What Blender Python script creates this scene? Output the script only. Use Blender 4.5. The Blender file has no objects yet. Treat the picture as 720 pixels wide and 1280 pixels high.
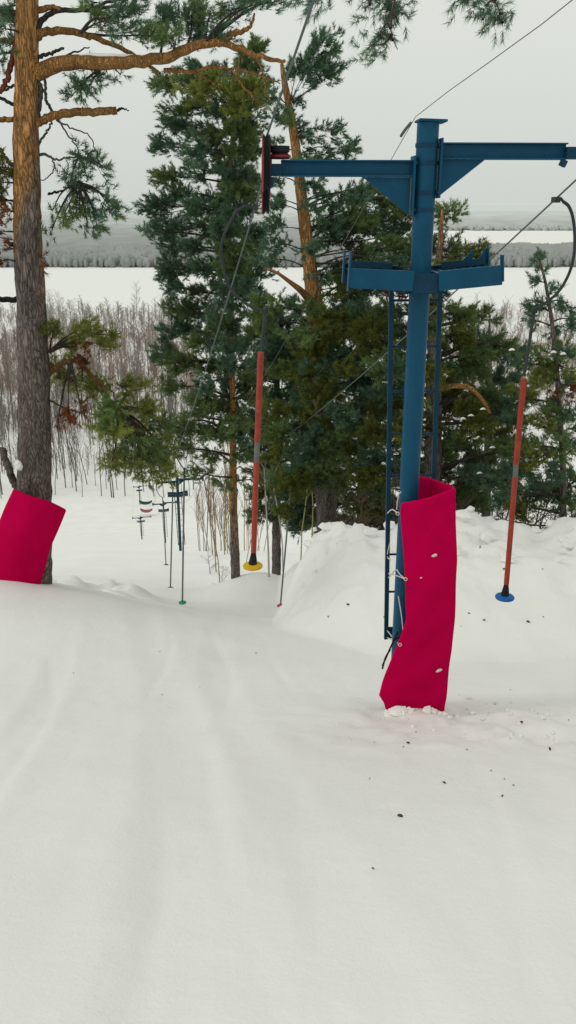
import bpy, math
import numpy as np
from mathutils import Vector, Matrix

rng = np.random.default_rng(11)
F = 1044.0                                    # focal length of the photograph in its own pixels (720 x 1280)
TH = math.atan(382.0 / F)                     # camera pitch below the horizon
CT, ST = math.cos(TH), math.sin(TH)
R = math.radians
COL = bpy.context.scene.collection


def at(px, py, Y):
    """world point that lies Y metres ahead on the sight line of a photo pixel (camera at the origin)"""
    du, dv = px - 360.0, 640.0 - py
    k = Y / (F * CT + dv * ST)
    return np.array([du * k, Y, (-F * ST + dv * CT) * k])


def mpp(py, Y):
    return Y / (F * CT + (640.0 - py) * ST)


# ------------------------------------------------------------------ noise
def _hash(ix, iy, seed):
    h = (ix.astype(np.int64) * 374761393 + iy.astype(np.int64) * 668265263 + seed * 974634777) & 0xFFFFFFFF
    h = ((h ^ (h >> 13)) * 1274126177) & 0xFFFFFFFF
    h = (h ^ (h >> 16)) & 0xFFFFFFFF
    return h / 4294967295.0


def noise2(x, y, seed=0):
    x = np.asarray(x, float); y = np.asarray(y, float)
    ix, iy = np.floor(x), np.floor(y)
    fx, fy = x - ix, y - iy
    fx = fx * fx * (3 - 2 * fx); fy = fy * fy * (3 - 2 * fy)
    a = _hash(ix, iy, seed); b = _hash(ix + 1, iy, seed)
    c = _hash(ix, iy + 1, seed); d = _hash(ix + 1, iy + 1, seed)
    return (a * (1 - fx) + b * fx) * (1 - fy) + (c * (1 - fx) + d * fx) * fy - 0.5


def fbm(x, y, seed=0, octv=4):
    s, amp, fr = 0.0, 1.0, 1.0
    for k in range(octv):
        s = s + amp * noise2(x * fr, y * fr, seed + k * 17)
        amp *= 0.5; fr *= 2.03
    return s


def sst(a, b, t):
    u = np.clip((np.asarray(t, float) - a) / (b - a), 0, 1)
    return u * u * (3 - 2 * u)


# ------------------------------------------------------------------ mesh helpers
class MB:
    def __init__(s):
        s.v, s.c, s.f3, s.f4, s.n = [], [], [], [], 0

    def add(s, v, f, col=(0.5, 0.5, 0.5)):
        v = np.asarray(v, float).reshape(-1, 3); f = np.asarray(f, np.int64)
        col = np.asarray(col, float)
        if col.ndim == 1: col = np.tile(col, (len(v), 1))
        s.v.append(v); s.c.append(col)
        if len(f): (s.f3 if f.shape[1] == 3 else s.f4).append(f + s.n)
        s.n += len(v)

    def tube(s, pts, rad, sides=8, col=(0.5, 0.5, 0.5), cap=True, rough=0.0):
        pts = np.asarray(pts, float); n = len(pts)
        rad = np.broadcast_to(np.asarray(rad, float), (n,)) if np.ndim(rad) < 2 else rad
        t = np.gradient(pts, axis=0); t /= np.linalg.norm(t, axis=1)[:, None] + 1e-9
        up = np.array([0, 0, 1.0]) if abs(t[0][2]) < 0.9 else np.array([1.0, 0, 0])
        u = np.cross(t[0], up); u /= np.linalg.norm(u)
        ang = np.arange(sides) / sides * 2 * math.pi
        V = np.zeros((n, sides, 3))
        for i in range(n):
            u = u - t[i] * np.dot(u, t[i]); u /= np.linalg.norm(u) + 1e-9
            w = np.cross(t[i], u)
            r = rad[i]
            if rough: r = r * (1 + rough * rng.normal(size=sides))[:, None]
            V[i] = pts[i] + (np.cos(ang)[:, None] * u + np.sin(ang)[:, None] * w) * r
        V = V.reshape(-1, 3)
        i, j = np.meshgrid(np.arange(n - 1), np.arange(sides), indexing='ij')
        a = i * sides + j; b = i * sides + (j + 1) % sides
        f = np.stack([a, b, b + sides, a + sides], -1).reshape(-1, 4)
        col = np.asarray(col, float)
        if col.ndim == 3: col = col.reshape(-1, 3)
        elif col.ndim == 2: col = np.repeat(col, sides, axis=0)
        base = s.n
        s.add(V, f, col)
        if cap:
            c0 = s.c[-1][0]; c1 = s.c[-1][-1]
            for ring, c, rev, cc in ((0, pts[0], True, c0), (n - 1, pts[-1], False, c1)):
                idx = ring * sides + np.arange(sides)
                ring_v = V[idx]
                vv = np.vstack([ring_v, c[None]])
                k = np.arange(sides)
                ff = np.stack([k, (k + 1) % sides, np.full(sides, sides)], -1)
                if rev: ff = ff[:, ::-1]
                s.add(vv, ff, cc)

    def box(s, c, size, rz=0.0, ry=0.0, col=(0.5, 0.5, 0.5)):
        hx, hy, hz = np.asarray(size, float) / 2
        v = np.array([[x, y, z] for x in (-hx, hx) for y in (-hy, hy) for z in (-hz, hz)])
        M = np.array(Matrix.Rotation(rz, 3, 'Z') @ Matrix.Rotation(ry, 3, 'Y'))
        v = v @ M.T + np.asarray(c, float)
        f = [[0, 1, 3, 2], [4, 6, 7, 5], [0, 4, 5, 1], [2, 3, 7, 6], [0, 2, 6, 4], [1, 5, 7, 3]]
        s.add(v, f, col)

    def prism(s, poly, y0, y1, col=(0.5, 0.5, 0.5)):
        """polygon in x/z extruded along y"""
        poly = np.asarray(poly, float); n = len(poly)
        v = [[x, y0, z] for x, z in poly] + [[x, y1, z] for x, z in poly]
        c = poly.mean(0)
        v += [[c[0], y0, c[1]], [c[0], y1, c[1]]]
        k = np.arange(n); k2 = (k + 1) % n
        base = s.n
        s.add(v, np.stack([k, k2, k2 + n, k + n], -1), col)
        f = np.vstack([np.stack([k2, k, np.full(n, 2 * n)], -1), np.stack([k + n, k2 + n, np.full(n, 2 * n + 1)], -1)])
        s.f3.append(f + base)

    def lathe(s, prof, c, axis='Z', seg=28, col=(0.5, 0.5, 0.5)):
        prof = np.asarray(prof, float); n = len(prof)
        a = np.arange(seg) / seg * 2 * math.pi
        V = np.zeros((n, seg, 3))
        V[..., 0] = prof[:, 0:1] * np.cos(a); V[..., 1] = prof[:, 0:1] * np.sin(a); V[..., 2] = prof[:, 1:2]
        V = V.reshape(-1, 3)
        if axis == 'X': V = V[:, [2, 0, 1]]
        if axis == 'Y': V = V[:, [1, 2, 0]]
        i, j = np.meshgrid(np.arange(n - 1), np.arange(seg), indexing='ij')
        p = i * seg + j; q = i * seg + (j + 1) % seg
        s.add(V + np.asarray(c, float), np.stack([p, q, q + seg, p + seg], -1).reshape(-1, 4), col)

    def mesh(s, name, origin=(0, 0, 0), smooth=False):
        me = bpy.data.meshes.new(name)
        V = np.vstack(s.v) - np.asarray(origin, float)
        f3 = np.vstack(s.f3) if s.f3 else np.zeros((0, 3), np.int64)
        f4 = np.vstack(s.f4) if s.f4 else np.zeros((0, 4), np.int64)
        me.vertices.add(len(V)); me.vertices.foreach_set('co', V.astype(np.float32).ravel())
        nl = f3.size + f4.size
        me.loops.add(nl); me.loops.foreach_set('vertex_index', np.concatenate([f3.ravel(), f4.ravel()]).astype(np.int32))
        me.polygons.add(len(f3) + len(f4))
        st = np.concatenate([np.arange(len(f3)) * 3, f3.size + np.arange(len(f4)) * 4]).astype(np.int32)
        me.polygons.foreach_set('loop_start', st)
        me.polygons.foreach_set('use_smooth', np.full(len(st), smooth))
        me.update(calc_edges=True)
        ca = me.color_attributes.new('Col', 'FLOAT_COLOR', 'POINT')
        C = np.ones((len(V), 4), np.float32); C[:, :3] = np.vstack(s.c)
        ca.data.foreach_set('color', C.ravel())
        return me


def link(name, me, mat, parent=None, loc=(0, 0, 0), rot=(0, 0, 0)):
    o = bpy.data.objects.new(name, me); COL.objects.link(o)
    if mat and not me.materials: me.materials.append(mat)
    o.location = loc; o.rotation_euler = rot
    if parent: o.parent = parent
    return o


def build(mb, name, mat, parent=None, smooth=False, origin=None, bevel=0.0):
    if origin is None:
        origin = np.zeros(3); q = parent
        while q is not None:
            origin = origin + np.array(q.location); q = q.parent
        origin = tuple(origin)
    o = link(name, mb.mesh(name, origin, smooth), mat, parent, (0, 0, 0) if parent else origin)
    if bevel:
        m = o.modifiers.new('bevel', 'BEVEL'); m.width = bevel; m.segments = 2; m.limit_method = 'ANGLE'
    return o


def tag(o, label=None, cat=None, group=None, kind=None):
    if label: o['label'] = label
    if cat: o['category'] = cat
    if group: o['group'] = group
    if kind: o['kind'] = kind
    return o


def empty(name, loc, rz=0.0, **kw):
    o = bpy.data.objects.new(name, None); COL.objects.link(o)
    o.empty_display_size = 0.2
    o.location = [float(t) for t in loc]; o.rotation_euler = (0, 0, rz)
    return tag(o, **kw)


def copy_tree(o, parent=None):
    c = o.copy(); COL.objects.link(c)
    if parent: c.parent = parent
    for ch in list(o.children): copy_tree(ch, c)
    return c


def spline(p, n):
    """Catmull-Rom through the points, n samples"""
    p = np.asarray(p, float)
    if len(p) == 2: return p[0] + (p[1] - p[0]) * np.linspace(0, 1, n)[:, None]
    q = np.vstack([2 * p[0] - p[1], p, 2 * p[-1] - p[-2]])
    t = np.linspace(0, len(p) - 1, n); i = np.minimum(t.astype(int), len(p) - 2); u = (t - i)[:, None]
    a, b, c, d = q[i], q[i + 1], q[i + 2], q[i + 3]
    return 0.5 * (2 * b + (c - a) * u + (2 * a - 5 * b + 4 * c - d) * u ** 2 + (3 * b - a - 3 * c + d) * u ** 3)


# ------------------------------------------------------------------ materials
def newmat(name):
    m = bpy.data.materials.new(name); m.use_nodes = True
    nt = m.node_tree
    return m, nt, nt.nodes['Principled BSDF'], nt.nodes, nt.links


def texco(N, L, scale=(1, 1, 1)):
    tc = N.new('ShaderNodeTexCoord'); mp = N.new('ShaderNodeMapping')
    mp.inputs['Scale'].default_value = scale
    L.new(tc.outputs['Object'], mp.inputs['Vector'])
    return mp.outputs['Vector']


def ramp(N, L, fac, stops):
    r = N.new('ShaderNodeValToRGB'); e = r.color_ramp.elements
    while len(e) < len(stops): e.new(0.5)
    for k, (p, c) in enumerate(stops):
        e[k].position = p; e[k].color = (*c, 1)
    L.new(fac, r.inputs['Fac'])
    return r.outputs['Color']


def noise_tex(N, L, vec, scale, detail=4, rough=0.55):
    n = N.new('ShaderNodeTexNoise'); n.inputs['Scale'].default_value = scale
    n.inputs['Detail'].default_value = detail; n.inputs['Roughness'].default_value = rough
    L.new(vec, n.inputs['Vector'])
    return n.outputs['Fac']


def bump(N, L, b, h, strength, dist, prev=None):
    bp = N.new('ShaderNodeBump'); bp.inputs['Strength'].default_value = strength; bp.inputs['Distance'].default_value = dist
    L.new(h, bp.inputs['Height'])
    if prev is not None: L.new(prev, bp.inputs['Normal'])
    if b is not None: L.new(bp.outputs['Normal'], b.inputs['Normal'])
    return bp.outputs['Normal']


def mat_snow(name='snow', c0=(0.79, 0.785, 0.762), c1=(0.86, 0.855, 0.832)):
    m, nt, b, N, L = newmat(name)
    v = texco(N, L)
    n1 = noise_tex(N, L, v, 0.35, 5)
    n2 = noise_tex(N, L, v, 9.0, 5, 0.65)
    n3 = noise_tex(N, L, v, 60.0, 3, 0.6)
    vs = texco(N, L, (5.0, 0.5, 1.0))
    n4 = noise_tex(N, L, vs, 1.0, 4, 0.6)
    col = ramp(N, L, n1, [(0.3, c0), (0.7, c1)])
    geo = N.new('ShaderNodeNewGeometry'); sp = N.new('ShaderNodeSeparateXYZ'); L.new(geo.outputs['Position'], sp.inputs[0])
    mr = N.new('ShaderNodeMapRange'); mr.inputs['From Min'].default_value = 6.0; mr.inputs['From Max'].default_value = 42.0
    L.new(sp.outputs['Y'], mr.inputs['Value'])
    slope_shade = ramp(N, L, mr.outputs['Result'], [(0, (0.96, 0.957, 0.95)), (0.35, (0.985, 0.985, 0.98)), (1, (1, 1, 1))])  # painted shade: near slope tilts from the light, so its snow is greyer
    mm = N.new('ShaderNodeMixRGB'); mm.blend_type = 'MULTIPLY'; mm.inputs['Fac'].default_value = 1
    L.new(col, mm.inputs['Color1']); L.new(slope_shade, mm.inputs['Color2'])
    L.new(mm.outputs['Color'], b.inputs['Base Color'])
    b.inputs['Roughness'].default_value = 0.75
    b.inputs['Specular IOR Level'].default_value = 0.2
    nn = bump(N, L, None, n4, 0.10, 0.06)
    nn = bump(N, L, None, n2, 0.40, 0.02, nn)
    bump(N, L, b, n3, 0.35, 0.006, nn)
    return m


def mat_paint(name, col, rough=0.45, wear=0.25, metallic=0.0, rust=None):
    m, nt, b, N, L = newmat(name)
    v = texco(N, L)
    n = noise_tex(N, L, v, 7.0, 6, 0.65)
    c = np.array(col)
    stops = [(0.25, tuple(c * (1 - wear))), (0.6, tuple(c)), (0.85, tuple(np.minimum(c * (1 + wear) + 0.01, 1)))]
    colr = ramp(N, L, n, stops)
    if rust:
        n2 = noise_tex(N, L, v, 18.0, 6, 0.7)
        f = ramp(N, L, n2, [(0.62, (0, 0, 0)), (0.70, (1, 1, 1))])
        mx = N.new('ShaderNodeMix'); mx.data_type = 'RGBA'
        L.new(f, mx.inputs[0]); L.new(colr, mx.inputs[6]); mx.inputs[7].default_value = (*rust, 1)
        colr = mx.outputs[2]
    L.new(colr, b.inputs['Base Color'])
    b.inputs['Roughness'].default_value = rough; b.inputs['Metallic'].default_value = metallic; b.inputs['Specular IOR Level'].default_value = 0.16
    n3 = noise_tex(N, L, v, 45.0, 3)
    bump(N, L, b, n3, 0.12, 0.004)
    return m


def mat_vinyl(name, col):
    m, nt, b, N, L = newmat(name)
    v = texco(N, L)
    n = noise_tex(N, L, v, 3.0, 5, 0.6)
    c = np.array(col)
    L.new(ramp(N, L, n, [(0.3, tuple(c * 0.88)), (0.7, tuple(c * 1.08))]), b.inputs['Base Color'])
    b.inputs['Roughness'].default_value = 0.75
    b.inputs['Specular IOR Level'].default_value = 0.02
    nn = bump(N, L, None, noise_tex(N, L, texco(N, L, (1, 1, 0.5)), 4.0, 3), 0.35, 0.03)
    bump(N, L, b, noise_tex(N, L, v, 90.0, 2), 0.15, 0.002, nn)
    return m


def mat_attr(name, rough=0.9, bark=False, transl=0.0, plate=17.0):
    m, nt, b, N, L = newmat(name)
    a = N.new('ShaderNodeAttribute'); a.attribute_name = 'Col'
    out = a.outputs['Color']
    b.inputs['Roughness'].default_value = rough
    b.inputs['Specular IOR Level'].default_value = 0.15
    if bark:
        v = texco(N, L, (1, 1, 0.2))
        wob = N.new('ShaderNodeTexNoise'); wob.inputs['Scale'].default_value = 6.0; wob.inputs['Detail'].default_value = 3
        L.new(v, wob.inputs['Vector'])
        ad = N.new('ShaderNodeMixRGB'); ad.blend_type = 'LINEAR_LIGHT'; ad.inputs['Fac'].default_value = 0.22
        L.new(v, ad.inputs['Color1']); L.new(wob.outputs['Color'], ad.inputs['Color2'])
        vo = N.new('ShaderNodeTexVoronoi'); vo.feature = 'DISTANCE_TO_EDGE'; vo.inputs['Scale'].default_value = plate
        L.new(ad.outputs['Color'], vo.inputs['Vector'])
        crack = ramp(N, L, vo.outputs['Distance'], [(0.0, (0.25, 0.24, 0.24)), (0.12, (0.75, 0.75, 0.75)), (0.4, (1.15, 1.15, 1.15))])
        n = noise_tex(N, L, texco(N, L, (1, 1, 0.4)), 14.0, 6, 0.7)
        fl = ramp(N, L, n, [(0.25, (0.45, 0.47, 0.5)), (0.5, (0.95, 0.95, 0.95)), (0.75, (1.45, 1.35, 1.25))])
        m1 = N.new('ShaderNodeMixRGB'); m1.blend_type = 'MULTIPLY'; m1.inputs['Fac'].default_value = 1
        m2 = N.new('ShaderNodeMixRGB'); m2.blend_type = 'MULTIPLY'; m2.inputs['Fac'].default_value = 1
        L.new(out, m1.inputs['Color1']); L.new(crack, m1.inputs['Color2'])
        L.new(m1.outputs['Color'], m2.inputs['Color1']); L.new(fl, m2.inputs['Color2'])
        out = m2.outputs['Color']
        nn = bump(N, L, None, vo.outputs['Distance'], 0.9, 0.05)
        bump(N, L, b, n, 0.6, 0.02, nn)
    L.new(out, b.inputs['Base Color'])
    if transl:
        tr = N.new('ShaderNodeBsdfTranslucent'); L.new(out, tr.inputs['Color'])
        mx = N.new('ShaderNodeMixShader'); mx.inputs['Fac'].default_value = transl
        L.new(b.outputs['BSDF'], mx.inputs[1]); L.new(tr.outputs['BSDF'], mx.inputs[2])
        L.new(mx.outputs['Shader'], N['Material Output'].inputs['Surface'])
    return m


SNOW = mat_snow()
BLUE = mat_paint('blue_paint', (0.004, 0.068, 0.135), 0.42, 0.2, rust=(0.014, 0.06, 0.085))
BLUE_D = mat_paint('dark_blue_paint', (0.005, 0.043, 0.085), 0.5, 0.3, rust=(0.02, 0.04, 0.06))
TEAL = mat_paint('teal_paint', (0.012, 0.055, 0.075), 0.6, 0.2)
RUBBER = mat_paint('black_rubber', (0.018, 0.018, 0.02), 0.7, 0.3)
RED_M = mat_paint('red_metal', (0.26, 0.022, 0.028), 0.5, 0.3)
RED_P = mat_paint('red_pole_paint', (0.36, 0.055, 0.038), 0.55, 0.38, rust=(0.30, 0.16, 0.12))
STEEL = mat_paint('grey_steel', (0.16, 0.17, 0.165), 0.5, 0.3, 0.4)
DSTEEL = mat_paint('dark_steel', (0.045, 0.055, 0.055), 0.55, 0.3, 0.3)
CABLE = mat_paint('cable_steel', (0.12, 0.14, 0.135), 0.6, 0.2, 0.2)
CRIMSON = mat_vinyl('crimson_vinyl', (0.47, 0.0003, 0.056))
CORD = mat_paint('white_cord', (0.6, 0.58, 0.52), 0.8, 0.1)
YELLOW = mat_paint('yellow_plastic', (0.62, 0.36, 0.01), 0.5, 0.1)
BLUEP = mat_paint('blue_plastic', (0.012, 0.12, 0.36), 0.45, 0.1)
GREENP = mat_paint('green_plastic', (0.02, 0.30, 0.14), 0.5, 0.1)
PINKP = mat_paint('pink_plastic', (0.55, 0.08, 0.12), 0.5, 0.1)
GREYP = mat_paint('grey_plastic', (0.10, 0.11, 0.11), 0.5, 0.1)
BARK = mat_attr('pine_bark', 0.9, bark=True)
LIMB = mat_attr('limb_bark', 0.9, bark=True, plate=34.0)
NEEDLE = mat_attr('pine_needles', 0.7, transl=0.42)
TWIG = mat_attr('bare_wood', 0.95)

# ------------------------------------------------------------------ terrain
RIDGE = [(343, 764), (352, 752), (361, 726), (370, 702), (379, 684), (392, 664), (410, 656), (425, 648), (445, 654), (475, 652), (520, 646), (565, 640), (600, 644), (640, 662), (690, 659), (740, 645), (900, 640)]
YR = 15.5
_rx = np.array([at(a, b, YR)[0] for a, b in RIDGE]); _rz = np.array([at(a, b, YR)[2] for a, b in RIDGE])
_rh = _rz - (-1.88 - 0.388 * YR); _rh = np.maximum(_rh, 0.0); _rh[0] = 0


def lift_x(Y):
    return 1.07 - 0.1756 * (Y - 7.0)


def ground(x, Y):
    x = np.asarray(x, float); Y = np.asarray(Y, float)
    lin = -1.88 - 0.388 * Y
    k = 3.0
    z = np.where(lin > -40, lin, -60 + k * np.log1p(np.exp(np.clip((lin + 60) / k, -40, 40))))
    # shoulder that carries the left pine, with a drop behind it
    z = z + 1.0 * np.exp(-((x + 5.2) / 3.2) ** 2) * sst(7.5, 12.2, Y) * (1 - sst(13.0, 17.5, Y))
    # dip of the tow track below the first pylon, and a soft roll further down
    z = z - 0.42 * np.exp(-((x - lift_x(Y) - 0.3) / 3.5) ** 2) * (np.exp(-((Y - 20.5) / 5.0) ** 2) + 1.9 * np.exp(-((Y - 31) / 7.5) ** 2))
    z = z + 0.55 * np.exp(-((Y - 44) / 5.5) ** 2) * sst(8, -3, x) - 0.5 * np.exp(-((Y - 60) / 9.0) ** 2)
    z = z + 0.62 * (1 + 1.1 * fbm(x * 1.3, Y * 1.3, 77, 4)) * np.exp(-((x + 4.9) / 1.5) ** 2 - ((Y - 19.0) / 1.8) ** 2) + 0.25 * np.exp(-((x + 3.4) / 1.6) ** 2 - ((Y - 24) / 2) ** 2)
    # ploughed snow bank on the right
    rh = np.interp(x, _rx, _rh) + 0.16 * sst(0.2, 1.2, np.interp(x, _rx, _rh)) * fbm(x * 1.9, Y * 0.4, 5, 4)
    st_ = 9.8 + 2.9 * (1 - sst(-0.3, 1.6, x))
    front = np.clip((Y + 0.5 * fbm(x * 0.8, x * 0 + 3.3, 9, 3) - st_) / (YR - st_), 0, 1); front = front ** 1.35 * (2.2 - 1.2 * front) ** 0.5
    back = 1 - 0.55 * sst(YR + 0.15, YR + 2.6, Y) - 0.45 * sst(24, 40, Y)
    z = z + np.where(Y < YR, rh * front, rh * back)
    lump = sst(0.2, 1.0, np.interp(x, _rx, _rh)) * np.exp(-((Y - 14.6) / 1.7) ** 2)
    z = z + lump * (0.34 * fbm(x * 2.2, Y * 2.2, 21, 5) + 0.40 * np.maximum(fbm(x * 1.15, Y * 1.15, 33, 3), 0))
    # ground swell at the foot of the pines
    z = z + 0.9 * np.exp(-((x + 1.0) / 1.5) ** 2 - ((Y - 24.5) / 3.0) ** 2)
    # churned snow around the first pylon
    d = np.exp(-(((x - 1.9) / 1.5) ** 2 + ((Y - 6.3) / 0.85) ** 2))
    z = z + d * (0.14 * fbm(x * 3.2, Y * 3.2, 3, 4) - 0.09 * np.maximum(fbm(x * 4.5, Y * 4.5, 61, 2) - 0.12, 0))
    z = z + 0.06 * np.exp(-(((x - 1.2) / 0.42) ** 2 + ((Y - 6.75) / 0.3) ** 2))
    # wind and ski texture
    near = np.exp(-np.maximum(Y, 0) / 60.0)
    z = z + near * (0.10 * fbm(x * 0.35, Y * 0.25, 1, 3) + 0.022 * fbm(x * 1.6 + Y * 0.25, Y * 0.35, 2, 3) + 0.012 * fbm(x * 5, Y * 3.5, 7, 3))
    # old ski tracks that fan out down the hill
    for x0, sl, w, dp in ((-0.3, -0.14, 0.05, 0.012), (-0.9, -0.22, 0.05, 0.012), (0.35, -0.05, 0.05, 0.010), (0.75, 0.10, 0.06, 0.012), (-1.5, -0.30, 0.05, 0.01), (0.05, -0.10, 0.05, 0.012)):
        cx = x0 + sl * Y + 0.12 * np.sin(Y * 0.9 + x0 * 5)
        z = z - dp * np.exp(-((x - cx) / w) ** 2) * (1 - sst(9, 13, Y)) * (0.3 + 1.4 * (noise2(Y * 0.7, x * 0 + x0 * 9, 4) + 0.5))
    for x0, sl, w, dp in ((-0.15, -0.17, 0.22, 0.030), (0.55, -0.13, 0.16, 0.022), (-1.3, -0.33, 0.3, 0.03), (1.2, 0.16, 0.2, 0.02), (-0.75, -0.25, 0.14, 0.02)):
        cx = x0 + sl * Y + 0.25 * np.sin(Y * 0.35 + x0 * 3)
        u = (x - cx) / w
        z = z - 0.65 * dp * (np.exp(-u ** 2) - 0.45 * np.exp(-((np.abs(u) - 1.5) / 0.5) ** 2)) * (1 - sst(10, 16, Y)) * (0.5 + 1.0 * (noise2(Y * 0.45, x * 0 + x0 * 5, 14) + 0.5))
    far = sst(150, 400, Y)
    z = z + far * 0.8 * fbm(x * 0.01, Y * 0.01, 6, 3) * (1 - sst(400, 470, Y))
    return z


def axis(segs):
    out = []
    for a, b, st in segs: out.append(np.arange(a, b, st))
    return np.concatenate(out)


ys = np.concatenate([axis([(-8, 0.5, 0.5), (0.5, 9, 0.06), (9, 18, 0.085), (18, 30, 0.2), (30, 70, 0.5), (70, 180, 1.5), (180, 600, 10)]), np.geomspace(600, 12000, 40)])
xc = axis([(-9, -3, 0.14), (-3, 3.6, 0.05), (3.6, 8, 0.12)])
xg = np.geomspace(0.3, 9000, 60)
xs = np.concatenate([(-9 - xg)[::-1], xc, 8 + xg])
X, YY = np.meshgrid(xs, ys)
Z = ground(X, YY)
mb = MB()
ny, nx = X.shape
i, j = np.meshgrid(np.arange(ny - 1), np.arange(nx - 1), indexing='ij')
a = i * nx + j
mb.add(np.stack([X, YY, Z], -1).reshape(-1, 3), np.stack([a, a + 1, a + nx + 1, a + nx], -1).reshape(-1, 4))
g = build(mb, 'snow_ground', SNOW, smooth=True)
tag(g, kind='structure')


def G(x, Y):
    return float(ground(np.array([x]), np.array([Y]))[0])


# frozen river: a flat sheet of wind packed snow over the valley floor
mb = MB()
rv = [(-3000, 545), (-260, 528), (-60, 512), (120, 560), (420, 600), (3000, 640), (3000, 930), (500, 915), (0, 905), (-300, 898), (-3000, 890)]
poly = np.array([[x, y, -59.95] for x, y in rv] + [[0, 700, -59.95]])
k = np.arange(len(rv))
mb.add(poly, np.stack([k, (k + 1) % len(rv), np.full(len(rv), len(rv))], -1))
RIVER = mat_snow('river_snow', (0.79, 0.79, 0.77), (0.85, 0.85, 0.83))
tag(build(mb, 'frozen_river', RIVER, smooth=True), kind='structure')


# ------------------------------------------------------------------ far forest and hills
def mat_far(name, near, far, y0, y1):  # aerial haze painted into the base colour, paler with distance
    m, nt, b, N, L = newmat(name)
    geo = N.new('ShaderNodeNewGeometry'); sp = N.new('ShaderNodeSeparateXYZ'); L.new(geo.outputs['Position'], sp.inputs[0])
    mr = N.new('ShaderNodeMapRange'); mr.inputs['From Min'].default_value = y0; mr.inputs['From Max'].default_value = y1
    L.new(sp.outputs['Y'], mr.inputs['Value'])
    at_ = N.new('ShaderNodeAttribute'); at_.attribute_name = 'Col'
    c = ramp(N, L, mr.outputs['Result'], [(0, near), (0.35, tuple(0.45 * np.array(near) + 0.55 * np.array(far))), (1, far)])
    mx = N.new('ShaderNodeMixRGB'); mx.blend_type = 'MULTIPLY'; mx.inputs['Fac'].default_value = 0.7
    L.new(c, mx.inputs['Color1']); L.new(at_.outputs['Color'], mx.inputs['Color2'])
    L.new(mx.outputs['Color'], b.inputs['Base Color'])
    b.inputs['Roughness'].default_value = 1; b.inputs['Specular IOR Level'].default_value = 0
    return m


def crowns(mb, xs_, ys_, zs_, h, w, shade):
    """many slender low tree crowns, six sided"""
    n = len(xs_); s = 6
    ang = np.arange(s) / s * 2 * math.pi
    rings = [(0.0, 0.35), (0.3, 1.0), (0.7, 0.8)]
    V = np.zeros((n, 3 * s + 1, 3))
    for r, (hh, ww) in enumerate(rings):
        jit = 1 + 0.35 * rng.normal(size=(n, s))
        V[:, r * s:(r + 1) * s, 0] = xs_[:, None] + np.cos(ang) * (w * ww)[:, None] * jit
        V[:, r * s:(r + 1) * s, 1] = ys_[:, None] + np.sin(ang) * (w * ww)[:, None] * jit
        V[:, r * s:(r + 1) * s, 2] = zs_[:, None] + (h * hh)[:, None] * (1 + 0.08 * rng.normal(size=(n, s)))
    V[:, -1] = np.stack([xs_, ys_, zs_ + h], -1)
    k = np.arange(s); k2 = (k + 1) % s
    q = np.vstack([np.stack([k + r * s, k2 + r * s, k2 + (r + 1) * s, k + (r + 1) * s], -1) for r in range(2)])
    t = np.stack([k + 2 * s, k2 + 2 * s, np.full(s, 3 * s)], -1)
    off = (np.arange(n) * (3 * s + 1))[:, None, None]
    base = mb.n
    mb.add(V.reshape(-1, 3), (q[None] + off).reshape(-1, 4), np.repeat(np.stack([shade] * 3, -1), 3 * s + 1, axis=0))
    mb.f3.append((t[None] + off).reshape(-1, 3) + base)


mb = MB()
def canopy(x0, x1, y0, y1, nx_, ny_, ztop, amp, seed):
    xg_ = np.linspace(x0, x1, nx_); yg_ = np.linspace(y0, y1, ny_)
    xx, yy = np.meshgrid(xg_, yg_)
    zz = ztop + amp * fbm(xx * 0.03, yy * 0.01, seed, 4)
    zz[0, :] = -60; zz[1, :] -= 3.0; 
    i_, j_ = np.meshgrid(np.arange(ny_ - 1), np.arange(nx_ - 1), indexing='ij'); a_ = i_ * nx_ + j_
    sh = (0.92 + 0.3 * fbm(xx * 0.08, yy * 0.02, seed + 3, 4)).ravel()
    mb.add(np.stack([xx, yy, zz], -1).reshape(-1, 3), np.stack([a_, a_ + 1, a_ + nx_ + 1, a_ + nx_], -1).reshape(-1, 4), np.stack([sh] * 3, -1))
canopy(-1500, 1500, 915, 1270, 400, 14, -49, 6, 41)
canopy(-2500, 80, 1270, 2400, 200, 20, -46, 6, 43)
canopy(-9000, 9000, 2330, 9000, 400, 26, -47, 8, 45)
n = 7000
y_ = 908 + 360 * rng.random(n) ** 1.4; x_ = (rng.random(n) - 0.5) * 1.3 * y_
crowns(mb, x_, y_, np.full(n, -60.0), rng.uniform(8, 13, n), rng.uniform(2.4, 4.2, n), rng.uniform(0.85, 1.08, n))
n = 2500
y_ = 2320 + 500 * rng.random(n) ** 1.5; x_ = (rng.random(n) - 0.5) * 1.3 * y_
crowns(mb, x_, y_, np.full(n, -60.0), rng.uniform(10, 13, n), rng.uniform(5, 9, n), rng.uniform(0.92, 1.06, n))
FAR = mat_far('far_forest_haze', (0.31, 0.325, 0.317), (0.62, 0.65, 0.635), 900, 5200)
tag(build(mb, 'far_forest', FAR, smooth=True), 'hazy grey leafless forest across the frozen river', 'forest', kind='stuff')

mb = MB()
xx = np.linspace(-9000, 9000, 200)
for Yh, hz, seed, sh in ((8800, 10, 51, 1.0), (9600, 35, 53, 1.04)):
    top = hz + 28 * fbm(xx * 0.0006, xx * 0, seed, 3)
    V = np.vstack([np.stack([xx, np.full(200, Yh), np.full(200, -62.0)], -1), np.stack([xx, np.full(200, Yh + 600.0), top], -1)])
    k = np.arange(199)
    mb.add(V, np.stack([k, k + 1, k + 201, k + 200], -1), (sh,) * 3)
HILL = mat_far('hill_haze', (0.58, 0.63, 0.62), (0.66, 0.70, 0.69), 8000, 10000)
tag(build(mb, 'distant_hills', HILL, smooth=True), kind='structure')


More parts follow.
